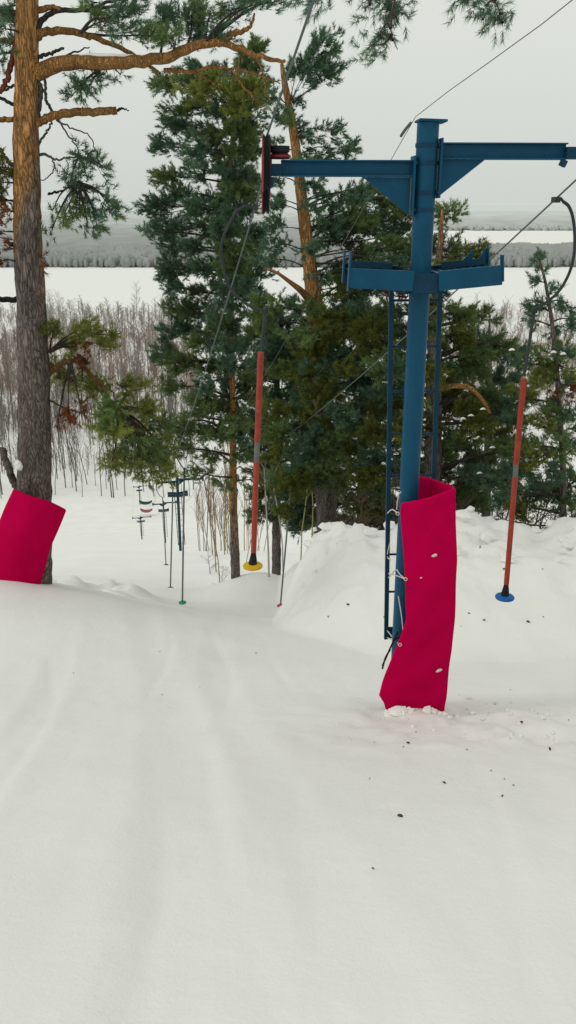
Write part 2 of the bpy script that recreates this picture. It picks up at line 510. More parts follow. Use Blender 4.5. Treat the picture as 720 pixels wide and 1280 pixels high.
# ------------------------------------------------------------------ bare trees of the valley
def bare_tree(h, seed, spread=0.5, levels=3, c0=(0.1, 0.09, 0.08), c1=(0.16, 0.13, 0.11), thick=1.0, sides=4, clean=0.25):
    r_ = np.random.default_rng(seed)
    mb = MB()
    c0 = np.array(c0); c1 = np.array(c1)

    def grow(p, d, L, rad, lev):
        n_ = 5 if lev == 0 else 4
        pts = [p]; dd = d.copy()
        for _ in range(n_ - 1):
            dd = dd + r_.normal(size=3) * (0.05 if lev == 0 else 0.13) + np.array([0, 0, 0.05 if lev else 0.02])
            dd /= np.linalg.norm(dd)
            pts.append(pts[-1] + dd * L / (n_ - 1))
        pts = np.array(pts)
        u = lev / max(levels - 1, 1)
        mb.tube(pts, np.linspace(rad, rad * (0.35 if lev < levels - 1 else 0.5), n_), sides if lev == 0 else 3, c0 * (1 - u) + c1 * u, cap=False)
        if lev == levels - 1: return
        nb = (13, 6, 4, 3)[lev]
        for k_ in range(nb):
            t_ = (clean + (1 - clean) * (k_ + r_.random()) / nb) if lev == 0 else 0.25 + 0.75 * r_.random()
            q = pts[0] + (pts[-1] - pts[0]) * t_ if lev else np.array([np.interp(t_, np.linspace(0, 1, n_), pts[:, a_]) for a_ in range(3)])
            az = r_.random() * 2 * math.pi
            side = np.array([math.cos(az), math.sin(az), 0])
            nd = d * (1 - spread) + side * spread * (0.7 + 0.6 * r_.random()) + np.array([0, 0, 0.25])
            nd /= np.linalg.norm(nd)
            grow(q, nd, L * (0.42 if lev == 0 else 0.5) * (1.15 - 0.65 * t_) * (0.7 + 0.5 * r_.random()), rad * (0.42 if lev == 0 else 0.55), lev + 1)
    grow(np.zeros(3), np.array([0, 0, 1.0]), h, 0.012 * h * thick, 0)
    return mb


def put_copies(protos, name, spots, label, cat, group, rs=(0.8, 1.2)):
    for n_, (x, Y) in enumerate(spots):
        me = protos[n_ % len(protos)]
        o = bpy.data.objects.new(name, me); COL.objects.link(o)
        o.location = (x, Y, G(x, Y) - 0.1)
        s = rng.uniform(*rs)
        o.scale = (s, s, s * rng.uniform(0.9, 1.1)); o.rotation_euler = (0, 0, rng.random() * 6.28)
        tag(o, label, cat, group)


def protos(n_, name, mat, **kw):
    out = []
    for s in range(n_):
        me = bare_tree(seed=100 + s * 7 + len(name), **kw).mesh(name); me.materials.append(mat); out.append(me)
    return out


p_far = protos(5, 'bare_tree', TWIG, h=17, spread=0.62, levels=3, c0=(0.26, 0.25, 0.235), c1=(0.34, 0.32, 0.30), thick=0.9)  # distance haze put into the wood colours: farther trees are paler
p_mid = protos(5, 'bare_tree', TWIG, h=15, spread=0.6, levels=3, c0=(0.14, 0.135, 0.125), c1=(0.21, 0.18, 0.16), thick=0.8)
p_stem = protos(5, 'sapling', TWIG, h=12, spread=0.34, levels=2, c0=(0.115, 0.115, 0.11), c1=(0.155, 0.14, 0.125), thick=0.8, clean=0.3)
spots = []
while len(spots) < 70:
    px = rng.uniform(-30, 235) if rng.random() < 0.72 else rng.uniform(560, 740)
    Y = rng.uniform(380, 500); spots.append(((px - 360) / 1040 * Y, Y))
put_copies(p_far, 'bare_tree', spots, 'pale grey leafless tree in the row along the near bank of the frozen river', 'bare tree', 'leafless trees on the near river bank', (0.45, 1.0))
spots = []
while len(spots) < 90:
    px = rng.uniform(-40, 240) if rng.random() < 0.7 else rng.uniform(560, 750)
    Y = rng.uniform(230, 370); spots.append(((px - 360) / 1020 * Y, Y))
put_copies(p_mid, 'bare_tree', spots, 'brownish leafless tree in the wood on the valley floor below the slope', 'bare tree', 'leafless trees on the valley floor', (0.6, 1.1))
spots = []
while len(spots) < 190:
    px = rng.uniform(-40, 245)
    Y = 172 + 75 * rng.random() ** 1.3; spots.append(((px - 360) / 1000 * Y, Y))
put_copies(p_stem, 'sapling', spots, 'thin dark upright sapling on the snow at the foot of the ski slope', 'sapling', 'saplings at the foot of the slope', (0.6, 1.35))

# the rest of that wood, which reads as one mass of twigs
mb = MB()
def scatter(src_list, spots_, smin, smax):
    for n_, (x, Y) in enumerate(spots_):
        sv, sc, sf = src_list[n_ % len(src_list)]
        s = rng.uniform(smin, smax); an = rng.random() * 6.28
        ca, sa = math.cos(an), math.sin(an)
        v = sv * s
        v = np.stack([v[:, 0] * ca - v[:, 1] * sa + x, v[:, 0] * sa + v[:, 1] * ca + Y, v[:, 2] + G(x, Y) - 0.1], -1)
        mb.add(v, sf, sc * rng.uniform(0.8, 1.2))
def packed(**kw):
    out = []
    for s in range(4):
        b_ = bare_tree(seed=300 + s * 5, **kw)
        out.append((np.vstack(b_.v), np.vstack(b_.c), np.vstack(b_.f4)))
    return out
pk = packed(h=9, spread=0.68, levels=3, c0=(0.25, 0.23, 0.205), c1=(0.33, 0.295, 0.262), thick=2.3, clean=0.08, sides=3)  # twig colours lightened to stand in for haze
sp_ = []
for _ in range(1500):
    px = rng.uniform(-60, 250) if rng.random() < 0.66 else rng.uniform(540, 770)
    Y = 215 + 295 * rng.random() ** 0.85; sp_.append(((px - 360) / 1030 * Y, Y))
scatter(pk, sp_, 0.35, 1.0)
pr = packed(h=6.5, spread=0.6, levels=3, c0=(0.29, 0.20, 0.165), c1=(0.34, 0.235, 0.19), thick=2.4, clean=0.02, sides=3)
sp_ = []
for _ in range(600):
    px = rng.uniform(-60, 250) if rng.random() < 0.75 else rng.uniform(560, 770)
    Y = rng.uniform(270, 400); sp_.append(((px - 360) / 1020 * Y, Y))
scatter(pr, sp_, 0.5, 1.2)
pd = packed(h=5.5, spread=0.65, levels=2, c0=(0.20, 0.18, 0.16), c1=(0.25, 0.215, 0.19), thick=1.3, clean=0.05, sides=3)
sp_ = []
for _ in range(500):
    px = rng.uniform(-50, 250) if rng.random() < 0.8 else rng.uniform(600, 770)
    Y = rng.uniform(190, 310); sp_.append(((px - 360) / 1010 * Y, Y))
scatter(pd, sp_, 0.5, 1.2)
tag(build(mb, 'valley_thicket', TWIG), 'grey brown leafless thicket filling the valley floor', 'thicket', kind='stuff')


# ------------------------------------------------------------------ pines
def needles(mb, p, d, L, n_, nl, w, col, a0=0.45, a1=1.0):
    """bottle brush shoots: p bases, d directions (N,3)"""
    N_ = len(p)
    d = d / (np.linalg.norm(d, axis=1)[:, None] + 1e-9)
    ref = np.where(np.abs(d[:, 2:3]) < 0.9, np.array([[0, 0, 1.0]]), np.array([[1.0, 0, 0]]))
    u = np.cross(d, ref); u /= np.linalg.norm(u, axis=1)[:, None]; v = np.cross(d, u)
    t = rng.random((N_, n_)); ph = rng.random((N_, n_)) * 2 * math.pi
    an = a0 + (a1 - a0) * rng.random((N_, n_)) * (1.15 - 0.6 * t)
    rad = np.cos(ph)[..., None] * u[:, None] + np.sin(ph)[..., None] * v[:, None]
    nd = d[:, None] * np.cos(an)[..., None] + rad * np.sin(an)[..., None]
    b = p[:, None] + d[:, None] * (t * L)[..., None]
    ln = nl * (0.7 + 0.5 * rng.random((N_, n_)))
    tip = b + nd * ln[..., None] + np.array([0, 0, 1.0]) * 0.0
    sd = np.cross(nd, rng.normal(size=(N_, n_, 3))); sd /= np.linalg.norm(sd, axis=2)[..., None] + 1e-9
    V = np.stack([b - sd * w / 2, b + sd * w / 2, tip], 2).reshape(-1, 3)
    f = np.arange(len(V)).reshape(-1, 3)
    c = np.repeat(col, n_ * 3, axis=0) * (0.85 + 0.3 * np.repeat(rng.random(N_ * n_), 3))[:, None]
    mb.add(V, f, c)


DARK = np.array([0.112, 0.200, 0.118]); MIDG = np.array([0.165, 0.235, 0.088]); OLIVE = np.array([0.235, 0.265, 0.062]); DEAD = np.array([0.22, 0.075, 0.025])
C_ORANGE = np.array([0.50, 0.26, 0.095]); C_BROWN = np.array([0.20, 0.168, 0.15]); C_GREY = np.array([0.13, 0.125, 0.115])


class Pine:
    def __init__(s, Y, trunk, label, group=None, nw=0.007, nl=0.11, sl=0.16, nn=24, dens=110, cat='pine tree', orange_from=0.45):
        """trunk: list of (px, py, width_px) from the base up"""
        s.Y, s.nw, s.nl, s.sl, s.nn, s.dens = Y, nw, nl, sl, nn, dens
        pts = np.array([at(a, b, Y) for a, b, w in trunk])
        rad = np.array([w * mpp(b, Y) / 2 for a, b, w in trunk])
        pts[0][2] = min(G(pts[0][0], Y) - 0.15, pts[0][2])
        s.n = max(12, int(np.linalg.norm(pts[-1] - pts[0]) / 0.14))
        s.path = spline(pts, s.n); s.rad = np.interp(np.linspace(0, 1, s.n), np.linspace(0, 1, len(rad)), rad)
        s.root = empty('pine_tree', (pts[0][0], Y, G(pts[0][0], Y)), label=label, cat=cat, group=group)
        s.limbs, s.crown, s.dead, s.snow = MB(), MB(), MB(), []
        tb = MB()
        sides = 18 if rad[0] > 0.12 else 8
        an_, hh_ = np.meshgrid(np.arange(sides) / sides * 6.28, np.arange(s.n) * 0.14)
        pat = fbm(np.cos(an_) * 1.1 + hh_ * 0.35 + 40, np.sin(an_) * 1.1 + hh_ * 0.9, 88, 4)
        f = sst(orange_from - 0.10, orange_from + 0.10, np.linspace(0, 1, s.n)[:, None] + 0.22 * pat)
        col = C_BROWN * (1 - f)[..., None] + C_ORANGE * f[..., None]
        col = col * (1 + 0.5 * fbm(an_ * 2 + 9, hh_ * 2.5, 91, 3))[..., None]
        tb.tube(s.path, s.rad[:, None] * np.ones(1), sides, col, rough=0.045)
        build(tb, 'trunk', BARK, s.root, smooth=True)
        s.lcol = C_BROWN * 0.55; s.bs = 1.0

    def branch(s, a, b, r0, r1, bend=0.0, col=None, n_=9, wob=0.05):
        a = np.asarray(a, float); b = np.asarray(b, float)
        L = np.linalg.norm(b - a)
        m = (a + b) / 2 + np.array([0, 0, bend * L]) + rng.normal(size=3) * wob * L
        p = spline([a, m, b], n_)
        s.limbs.tube(p, np.linspace(r0, r1, n_), 5, s.lcol if col is None else col, cap=False)
        return p

    def on_trunk(s, z):
        i_ = int(np.argmin(np.abs(s.path[:, 2] - z)))
        return s.path[i_], s.rad[i_]

    def clump(s, px, py, rx, ry, dY=0.0, col=DARK, dens=1.0, dead=False, lift=0.35, from_pt=None, br=True):
        Y = s.Y + dY
        k_ = mpp(py, Y)
        c = at(px, py, Y); R3 = np.array([rx * k_, max(rx * 0.8 * k_, 0.2), ry * k_])
        tp, tr = s.on_trunk(c[2] - 0.12 * abs(c[0] - s.path[len(s.path) // 2][0]))
        start = tp if from_pt is None else np.asarray(from_pt, float)
        out = c - tp; out[2] *= 0.3; ol = np.linalg.norm(out) + 1e-6; out /= ol
        if br: main = s.branch(start, c + out * R3[0] * 0.25, min(0.03 + 0.014 * np.linalg.norm(c - start), tr * 0.5) * s.bs, 0.007 * s.bs, bend=0.06)
        else: main = spline([c - out * R3[0] * 0.5, c], 9)
        nt = max(6, int(s.dens * dens * 4 * R3[0] * R3[2]))
        nsub = max(3, nt // 7)
        mbb = s.dead if dead else s.crown
        th = rng.random(nsub) * 2 * math.pi; cz = rng.uniform(-1, 1, nsub); sr = np.sqrt(1 - cz ** 2)
        dirs = np.stack([sr * np.cos(th), sr * np.sin(th), cz], -1)
        q = c + dirs * R3 * (rng.random(nsub) ** 0.45)[:, None]
        q[:, 2] += 0.05 * rng.normal(size=nsub)
        shade = 0.8 + 0.4 * rng.random(nsub)
        P_, D_, S_ = [], [], []
        for m_ in range(nsub):
            o_ = main[rng.integers(3, 9)] if br else c
            mid = o_ + (q[m_] - o_) * 0.55
            if br or rng.random() < 0.5:
                s.limbs.tube(np.array([o_, mid + rng.normal(size=3) * 0.03, q[m_]]), np.array([0.008, 0.006, 0.004]) * s.bs, 3, C_BROWN * 0.5, cap=False)
            bd = q[m_] - o_; bd /= np.linalg.norm(bd) + 1e-6
            kk = max(1, nt // nsub)
            tt = rng.random(kk) ** 0.6
            P_.append(mid + (q[m_] - mid) * tt[:, None] + rng.normal(size=(kk, 3)) * 0.05)
            D_.append(bd * 0.7 + out * 0.4 + np.array([0, 0, lift]) + rng.normal(size=(kk, 3)) * 0.45)
            S_.append(np.full(kk, shade[m_]))
        P_ = np.vstack(P_); D_ = np.vstack(D_); S_ = np.concatenate(S_)
        C_ = col * (S_ * (0.85 + 0.3 * rng.random(len(S_))))[:, None]
        needles(mbb, P_, D_, s.sl * 1.0, s.nn, s.nl, s.nw, C_)

    def rows(s, rows, step=30, ry=15, col=DARK, dens=1.0, fill=0.9, dz=1.6, cols=None):
        for y, x0, x1 in rows:
            n_ = max(1, int(round((x1 - x0) / step)))
            for k_ in range(n_):
                if rng.random() > fill: continue
                px = x0 + (k_ + 0.5 + rng.uniform(-0.3, 0.3)) * (x1 - x0) / n_
                edge = k_ == 0 or k_ == n_ - 1
                c = col
                if cols is not None:
                    c = cols[rng.integers(len(cols))]
                rx = step * rng.uniform(0.6, 0.95)
                s.clump(px, y + rng.uniform(-7, 7), rx, ry * rng.uniform(0.7, 1.15), rng.uniform(-dz, dz) * (0.4 if edge else 1), c, dens)

    def snowy(s, pts, w=0.05):
        p = spline(pts, 14)
        m = MB(); s.snow.append(m); m.tube(p, w * np.sin(np.linspace(0.15, 3.0, 14)) + 0.004, 6, (0.8, 0.8, 0.78), rough=0.1)

    def finish(s):
        if s.limbs.n: build(s.limbs, 'limbs', LIMB, s.root, smooth=True)
        if s.crown.n: build(s.crown, 'crown', NEEDLE, s.root)
        if s.dead.n: build(s.dead, 'dead_needles', NEEDLE, s.root)
        for m in s.snow: build(m, 'snow_patch', SNOW, s.root, smooth=True)


FG = 'pines behind the snow bank'
# --- the big dense pine in the middle
B = Pine(24.0, [(294, 692, 12), (292, 640, 10), (291, 560, 8.5), (290, 470, 7.5), (288, 380, 8), (286, 280, 7), (290, 180, 5), (300, 70, 2.5)],
         'tall dense dark green pine left of the forked orange pine, straight above the far pylons', FG, nw=0.017, nl=0.11, sl=0.17, nn=26, dens=230, orange_from=0.16)
B.rows([(62, 285, 330), (88, 235, 338), (112, 205, 338), (138, 198, 336), (163, 196, 332), (190, 195, 330), (215, 205, 325), (240, 203, 325), (264, 190, 325), (288, 180, 330),
        (312, 192, 330), (337, 200, 335), (362, 210, 330), (388, 214, 330), (412, 208, 330), (436, 198, 330), (460, 208, 332), (486, 202, 328), (512, 212, 322), (538, 216, 315)],
       step=31, ry=16, cols=[DARK, DARK * 1.15, DARK * 0.8, MIDG * .9, MIDG * .8], fill=0.9)
for c in ((270, 105, 34, 14, -2.2), (300, 130, 36, 14, -2.2), (245, 118, 28, 12, -2.0), (320, 110, 22, 12, -2.0)):
    B.clump(*c, col=OLIVE, dens=0.9)
for y in range(170, 470, 24):
    B.clump(288 + rng.uniform(-14, 14), y, 26, 14, rng.uniform(-2.2, -1.2), col=[DARK, DARK * .8, MIDG * .9][rng.integers(3)])
for c in ((232, 560, 26, 10, 0), (262, 570, 24, 10, .5), (248, 590, 22, 8, 0), (300, 575, 20, 10, -.5), (225, 535, 22, 9, 0), (255, 500, 28, 9, -.6), (318, 505, 24, 10, -.8), (245, 520, 26, 8, .5), (300, 530, 26, 10, -1.4), (272, 545, 26, 9, -1.0), (310, 560, 20, 9, .5), (330, 535, 20, 10, 0), (280, 605, 18, 8, -.8), (315, 600, 18, 8, 0)):
    B.clump(*c, col=MIDG, dens=0.7)
B.finish()

# --- forked orange pine
Cp = Pine(20.0, [(412, 690, 26), (408, 640, 25), (404, 560, 23), (400, 470, 22), (396, 400, 21), (388, 340, 18), (381, 280, 15), (374, 220, 13), (366, 160, 11), (356, 105, 8), (352, 80, 4)],
          'orange barked pine with thin open top, its bare trunk rising behind the blue left arm', FG, nw=0.0155, nl=0.10, sl=0.15, nn=27, dens=300, orange_from=0.36)
Cp.bs = 0.45
tp = Cp.on_trunk(at(358, 130, 20)[2])[0]
for c in ((405, 58, 26, 16), (385, 82, 24, 14), (415, 88, 20, 14), (368, 92, 14, 12), (398, 105, 18, 8)):
    Cp.clump(*c, rng.uniform(-.4, .4), col=DARK, dens=0.95, from_pt=tp)
for c in ((405, 165, 26, 10), (428, 188, 18, 12), (385, 178, 16, 9), (410, 195, 20, 8), (348, 150, 20, 10), (342, 180, 14, 8), (345, 120, 16, 9), (440, 205, 14, 8), (372, 128, 12, 9), (366, 160, 14, 9), (384, 205, 14, 9), (398, 232, 20, 11), (412, 250, 20, 11), (340, 228, 17, 10), (347, 262, 20, 11)):
    Cp.clump(*c, rng.uniform(-.5, .5), col=DARK, dens=0.7)
for c in ((345, 250, 16, 8), (350, 285, 22, 10), (345, 310, 25, 10), (330, 330, 20, 9)):
    Cp.clump(*c, rng.uniform(-.3, .6), col=DARK, dens=0.7)
Cp.rows([(240, 428, 505), (258, 412, 515), (274, 408, 520), (290, 405, 524), (308, 405, 528), (335, 412, 530), (360, 415, 520), (388, 325, 400), (392, 405, 470), (408, 322, 400), (420, 400, 480), (430, 322, 420), (440, 325, 470), (453, 322, 410), (466, 338, 480),
         (492, 335, 470), (518, 335, 470), (545, 330, 465), (572, 335, 460), (598, 350, 440)], step=32, ry=15, cols=[DARK, MIDG, OLIVE * 0.75, MIDG * 0.85, DARK * 0.8], fill=0.96, dens=0.95)
for c in ((360, 610, 24, 14), (378, 590, 30, 16), (355, 640, 14, 14)):
    Cp.clump(*c, -0.6, col=OLIVE * 0.7, dens=0.9)
for y in (418, 440, 462, 470, 495, 520, 548, 575):
    Cp.clump(400 + rng.uniform(-12, 12), y, 26, 13, rng.uniform(-1.6, -0.9), col=[DARK, OLIVE * .6, MIDG * .8][rng.integers(3)])
for c in ((366, 150, 13, 8), (378, 212, 15, 8), (388, 262, 14, 8), (386, 312, 17, 9), (402, 345, 18, 9), (392, 385, 20, 10)):
    Cp.clump(*c, -0.8, col=[DARK, MIDG * .9][rng.integers(2)], dens=0.9)
a0 = Cp.on_trunk(at(395, 385, 20)[2])[0]
Cp.branch(a0, at(362, 352, 19.4), 0.11, 0.05, 0.1, C_ORANGE); Cp.branch(at(362, 352, 19.4), at(330, 335, 19.2), 0.05, 0.02, 0.0, C_ORANGE)
Cp.branch(a0, at(402, 345, 19.7), 0.06, 0.03, 0, C_ORANGE)
Cp.finish()

# --- pine behind the pylon
D = Pine(18.5, [(540, 665, 22), (541, 600, 21), (542, 520, 20), (543, 440, 18), (545, 380, 14), (549, 320, 9), (553, 262, 3)],
         'broad bushy green pine directly behind the blue pylon, its grey trunk right of the pole', FG, nw=0.0155, nl=0.10, sl=0.15, nn=27, dens=300, orange_from=0.95)
D.rows([(268, 545, 563), (290, 540, 575), (318, 550, 600), (342, 545, 606), (366, 520, 590), (392, 470, 620), (416, 455, 636), (440, 450, 632), (464, 455, 605), (490, 460, 625), (516, 470, 640),
        (542, 455, 640), (566, 465, 648), (590, 450, 640), (612, 460, 640), (632, 440, 600)], step=33, ry=15, cols=[DARK, MIDG, OLIVE * 0.65, DARK * 0.8, MIDG * 0.8, OLIVE * .55], fill=0.95, dens=0.95)
p1 = at(556, 484, 17.6); p2 = at(585, 484, 17.4); p3 = at(603, 500, 17.3); p4 = at(612, 516, 17.3)
D.limbs.tube(spline([at(543, 492, 18.4), p1, p2, p3, p4], 16), np.linspace(0.07, 0.03, 16), 7, C_ORANGE * 1.1)
D.clump(500, 365, 16, 12, -1.2, col=DEAD * 0.5, dens=0.8, dead=True)
for c in ((600, 512, 0.02), (585, 520, .02), (575, 524, .02), (612, 560, .02), (596, 592, .02)):
    p = at(c[0], c[1], 16.8); D.snowy([p, p + np.array([0.06, 0, 0.02]), p + np.array([0.13, 0.05, -0.01])], 0.018)
D.finish()

# --- small pine at the right edge
E = Pine(14.5 + 2.5, [(706, 668, 9), (704, 600, 8), (700, 520, 7), (694, 440, 6), (688, 390, 5), (680, 345, 3.5), (671, 315, 2)],
         'slender young pine with sparse tufted top at the right edge, beside the blue disc hanger', FG, nw=0.0135, nl=0.10, sl=0.14, nn=26, dens=260, orange_from=0.95)
for c in ((671, 322, 8, 12), (679, 340, 9, 9), (668, 352, 8, 8), (690, 368, 10, 8), (665, 378, 12, 9), (680, 385, 10, 8), (706, 378, 16, 8), (716, 400, 16, 9), (700, 410, 14, 8), (668, 402, 9, 8)):
    E.clump(*c, rng.uniform(-.3, .3), col=DARK, dens=1.0)
for c in ((695, 440, 26, 9), (665, 448, 26, 8), (650, 458, 18, 7), (715, 446, 20, 9), (680, 462, 24, 8), (712, 480, 22, 12), (690, 500, 20, 10), (660, 500, 22, 10), (676, 530, 25, 10), (715, 520, 16, 12), (700, 560, 30, 14), (660, 560, 26, 14), (640, 585, 28, 14), (685, 590, 34, 14), (718, 600, 24, 16), (690, 470, 26, 11), (705, 460, 24, 10), (670, 480, 26, 11), (700, 540, 26, 13), (690, 520, 26, 12), (650, 525, 24, 12), (716, 560, 20, 13), (640, 560, 26, 14), (655, 635, 30, 12), (712, 632, 24, 12), (690, 612, 28, 13), (672, 575, 24, 13), (662, 615, 32, 14), (700, 625, 30, 12), (630, 620, 26, 12)):
    E.clump(*c, rng.uniform(-.8, .6), col=[DARK, MIDG, OLIVE * 0.8][rng.integers(3)], dens=0.85)
for px, py in ((700, 445), (688, 443), (636, 440)):
    p = at(px, py - 2, 16.3); E.snowy([p, p + np.array([0.06, 0, 0.02]), p + np.array([0.13, 0.05, 0])], 0.022)
E.clump(705, 490, 18, 10, -.8, col=DEAD * 0.7, dens=0.5, dead=True)
E.finish()

# --- darker pines deeper in the stand
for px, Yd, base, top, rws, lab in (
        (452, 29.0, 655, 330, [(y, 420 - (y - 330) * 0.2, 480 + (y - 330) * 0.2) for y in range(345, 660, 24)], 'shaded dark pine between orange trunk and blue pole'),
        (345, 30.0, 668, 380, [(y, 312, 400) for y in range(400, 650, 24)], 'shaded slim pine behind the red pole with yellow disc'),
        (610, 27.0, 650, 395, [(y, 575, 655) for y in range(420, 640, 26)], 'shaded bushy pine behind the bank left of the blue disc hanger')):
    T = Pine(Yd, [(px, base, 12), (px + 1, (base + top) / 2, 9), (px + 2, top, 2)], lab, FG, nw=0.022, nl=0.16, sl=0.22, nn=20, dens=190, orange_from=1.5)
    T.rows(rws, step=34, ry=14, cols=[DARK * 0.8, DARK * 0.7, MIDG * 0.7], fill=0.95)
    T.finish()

# --- the big pine at the left with the crimson mat
A = Pine(12.8, [(40, 745, 48), (42, 700, 45), (43, 600, 41), (43, 500, 39), (40, 400, 36), (35, 300, 35), (33, 200, 32), (33, 100, 29), (34, 0, 27), (36, -110, 22), (38, -230, 14), (42, -360, 5)],
         'tall old pine with orange upper bark and a crimson mat, at the left edge', None, nw=0.0095, nl=0.085, sl=0.12, nn=28, dens=540, orange_from=0.53)


def limb(pts, r0, r1, col, Y=12.8, n_=26, ty=None):
    p = [at(q[0], q[1], Y + (q[2] if len(q) > 2 else 0)) for q in pts]
    p = spline(p, n_)
    t_ = np.linspace(0, 1, n_)
    p[1:-1] += rng.normal(size=(n_ - 2, 3)) * 0.008
    A.limbs.tube(p, r0 + (r1 - r0) * t_ ** 0.8, 8, col, rough=0.03)
    return p


A.bs = 0.6
main = limb([(44, 92), (75, 80), (120, 78, -.2), (165, 77, -.3), (205, 74, -.4), (235, 60, -.5), (265, 53, -.5), (290, 57, -.5), (315, 68, -.6), (338, 74, -.6), (356, 76, -.7)], 0.115, 0.022, C_ORANGE * 1.05, n_=40)
limb([(272, 54, -.5), (288, 44, -.5), (305, 38, -.5), (314, 30, -.5), (318, 17, -.5)], 0.055, 0.012, C_ORANGE)
limb([(205, 88, -.3), (240, 90, -.4), (265, 84, -.5), (300, 88, -.5), (330, 96, -.5), (350, 105, -.5)], 0.03, 0.008, C_ORANGE * 0.95)
limb([(240, 89, -.4), (260, 100, -.5), (275, 112, -.5)], 0.014, 0.006, C_ORANGE)
limb([(290, 86, -.5), (305, 108, -.5), (318, 122, -.6), (335, 130, -.6)], 0.016, 0.006, C_ORANGE)
limb([(320, 70, -.6), (330, 95, -.7), (332, 118, -.7), (345, 130, -.7)], 0.014, 0.005, C_ORANGE)
limb([(45, 46), (65, 38), (100, 42), (130, 52), (165, 68), (200, 92)], 0.065, 0.02, C_ORANGE * 0.85)
limb([(42, 45), (55, 22), (80, 13), (115, 12), (135, 2), (160, 0)], 0.045, 0.016, C_GREY * 0.6)
limb([(115, 12), (140, 20), (165, 22)], 0.016, 0.006, C_GREY * 0.7)
limb([(44, 12), (70, 10), (80, 14)], 0.05, 0.02, C_ORANGE * 0.9)
stub = limb([(44, 155), (62, 146), (90, 141), (120, 140), (146, 138)], 0.062, 0.052, C_ORANGE * 0.95)
limb([(146, 138), (153, 136), (161, 139)], 0.02, 0.006, C_GREY * 0.5)
limb([(45, 86), (65, 76), (90, 66), (112, 59)], 0.025, 0.008, C_GREY * 0.7)
limb([(44, 74), (60, 67), (80, 61)], 0.03, 0.018, C_GREY * 0.8)
limb([(40, 100), (52, 110), (48, 140), (44, 175), (45, 200)], 0.03, 0.03, C_GREY * 1.1)
limb([(56, 100), (58, 125), (66, 140)], 0.02, 0.02, C_GREY)
limb([(44, 190), (55, 170), (62, 160), (66, 145)], 0.02, 0.012, C_BROWN)
limb([(70, 150), (88, 160), (110, 168), (120, 190), (128, 215)], 0.014, 0.005, C_BROWN)
limb([(72, 150), (92, 178), (98, 190), (98, 228)], 0.014, 0.006, C_BROWN)
limb([(45, 192), (60, 194), (72, 200), (95, 196), (120, 200)], 0.024, 0.008, C_BROWN * 1.2)
limb([(66, 200), (68, 212), (58, 222), (40, 228)], 0.012, 0.006, C_BROWN)
limb([(30, 15), (22, 50), (14, 80), (6, 105), (-4, 118)], 0.055, 0.035, np.array([0.30, 0.11, 0.06]))
limb([(34, 50), (10, 51), (-20, 49)], 0.04, 0.03, C_ORANGE * 0.9)
limb([(36, 28), (20, 16), (6, 14), (-20, 12)], 0.045, 0.03, C_BROWN)
limb([(34, 150), (12, 149), (-20, 151)], 0.04, 0.035, C_ORANGE * 0.9)
limb([(36, 95), (16, 108), (-12, 116)], 0.028, 0.014, C_GREY * 0.9)
limb([(32, 138), (12, 128), (-8, 118)], 0.032, 0.02, C_GREY * 0.6)
limb([(30, 205), (14, 205), (2, 190), (-10, 170)], 0.04, 0.02, C_BROWN * 1.1)
limb([(34, 372), (18, 375), (-4, 374), (-30, 370)], 0.05, 0.035, C_GREY * 0.35)
limb([(30, 302), (18, 306), (6, 302)], 0.045, 0.025, C_GREY * 0.5)
limb([(60, 242), (70, 240), (80, 238)], 0.02, 0.01, C_GREY * 0.4)
limb([(28, 620), (16, 600), (8, 578), (4, 560)], 0.07, 0.05, C_BROWN * 1.1)
# pale climbing twig around the trunk
limb([(24, 372, -.3), (30, 395, -.3), (40, 400, -.3), (58, 400, -.28)], 0.010, 0.008, C_GREY * 1.9)
limb([(30, 395, -.3), (26, 385, -.3), (36, 368, -.28), (42, 366, -.28)], 0.010, 0.006, C_GREY * 1.9)
# low bough on the right
lb = limb([(58, 470), (75, 455), (95, 452), (115, 470), (135, 495), (160, 520), (185, 540)], 0.055, 0.012, np.array([0.25, 0.14, 0.06]))
for e_ in (((95, 452), (108, 462), (112, 475)), ((100, 455), (90, 440), (98, 425)), ((60, 440), (80, 425), (110, 415)), ((120, 475), (140, 490), (144, 500)), ((88, 456), (84, 470), (100, 485)), ((60, 500), (80, 510), (100, 515))):
    limb(list(e_), 0.02, 0.007, np.array([0.26, 0.15, 0.06]), n_=8)
A.snowy([at(84, 72.5, 12.72), at(110, 71, 12.65), at(150, 71.5, 12.55), at(200, 70.5, 12.45)], 0.045)
A.snowy([at(21, 575, 12.6), at(24, 582, 12.6), at(27, 588, 12.6)], 0.07)
mp_ = lambda px: main[int(np.argmin(np.abs(main[:, 0] - at(px, 75, 12.5)[0])))]
UP = [  # dark foliage of the upper crown
    (150, 30, 24, 12), (182, 44, 22, 12), (205, 20, 24, 12), (176, 14, 26, 10), (232, 30, 24, 14), (255, 14, 28, 12), (240, 48, 20, 9), (272, 40, 18, 10), (128, 25, 16, 10), (120, 4, 18, 8), (300, 8, 20, 9), (215, 48, 20, 9), (320, 4, 18, 8), (350, 0, 16, 6)]
for c in UP: A.clump(c[0], c[1], c[2] * 1.15, c[3] * 1.2, rng.uniform(-1.0, .3), col=[DARK, MIDG][rng.integers(2)], dens=0.72, from_pt=mp_(min(c[0], 260)) if c[0] > 200 else at(100, 42, 12.8) if c[1] > 20 else at(115, 12, 12.8))
for c in ((98, 104, 16, 8), (116, 97, 16, 8), (86, 122, 8, 8), (128, 92, 14, 5), (148, 94, 12, 5), (104, 118, 12, 6)): A.clump(*c, rng.uniform(-.4, .2), col=DARK, dens=0.8, from_pt=mp_(130))
for c in ((100, 194, 14, 7), (122, 206, 16, 8), (134, 214, 8, 5), (104, 218, 16, 8), (86, 222, 10, 7)): A.clump(*c, rng.uniform(-.3, .3), col=DARK, dens=0.85, from_pt=at(98, 196, 12.8))
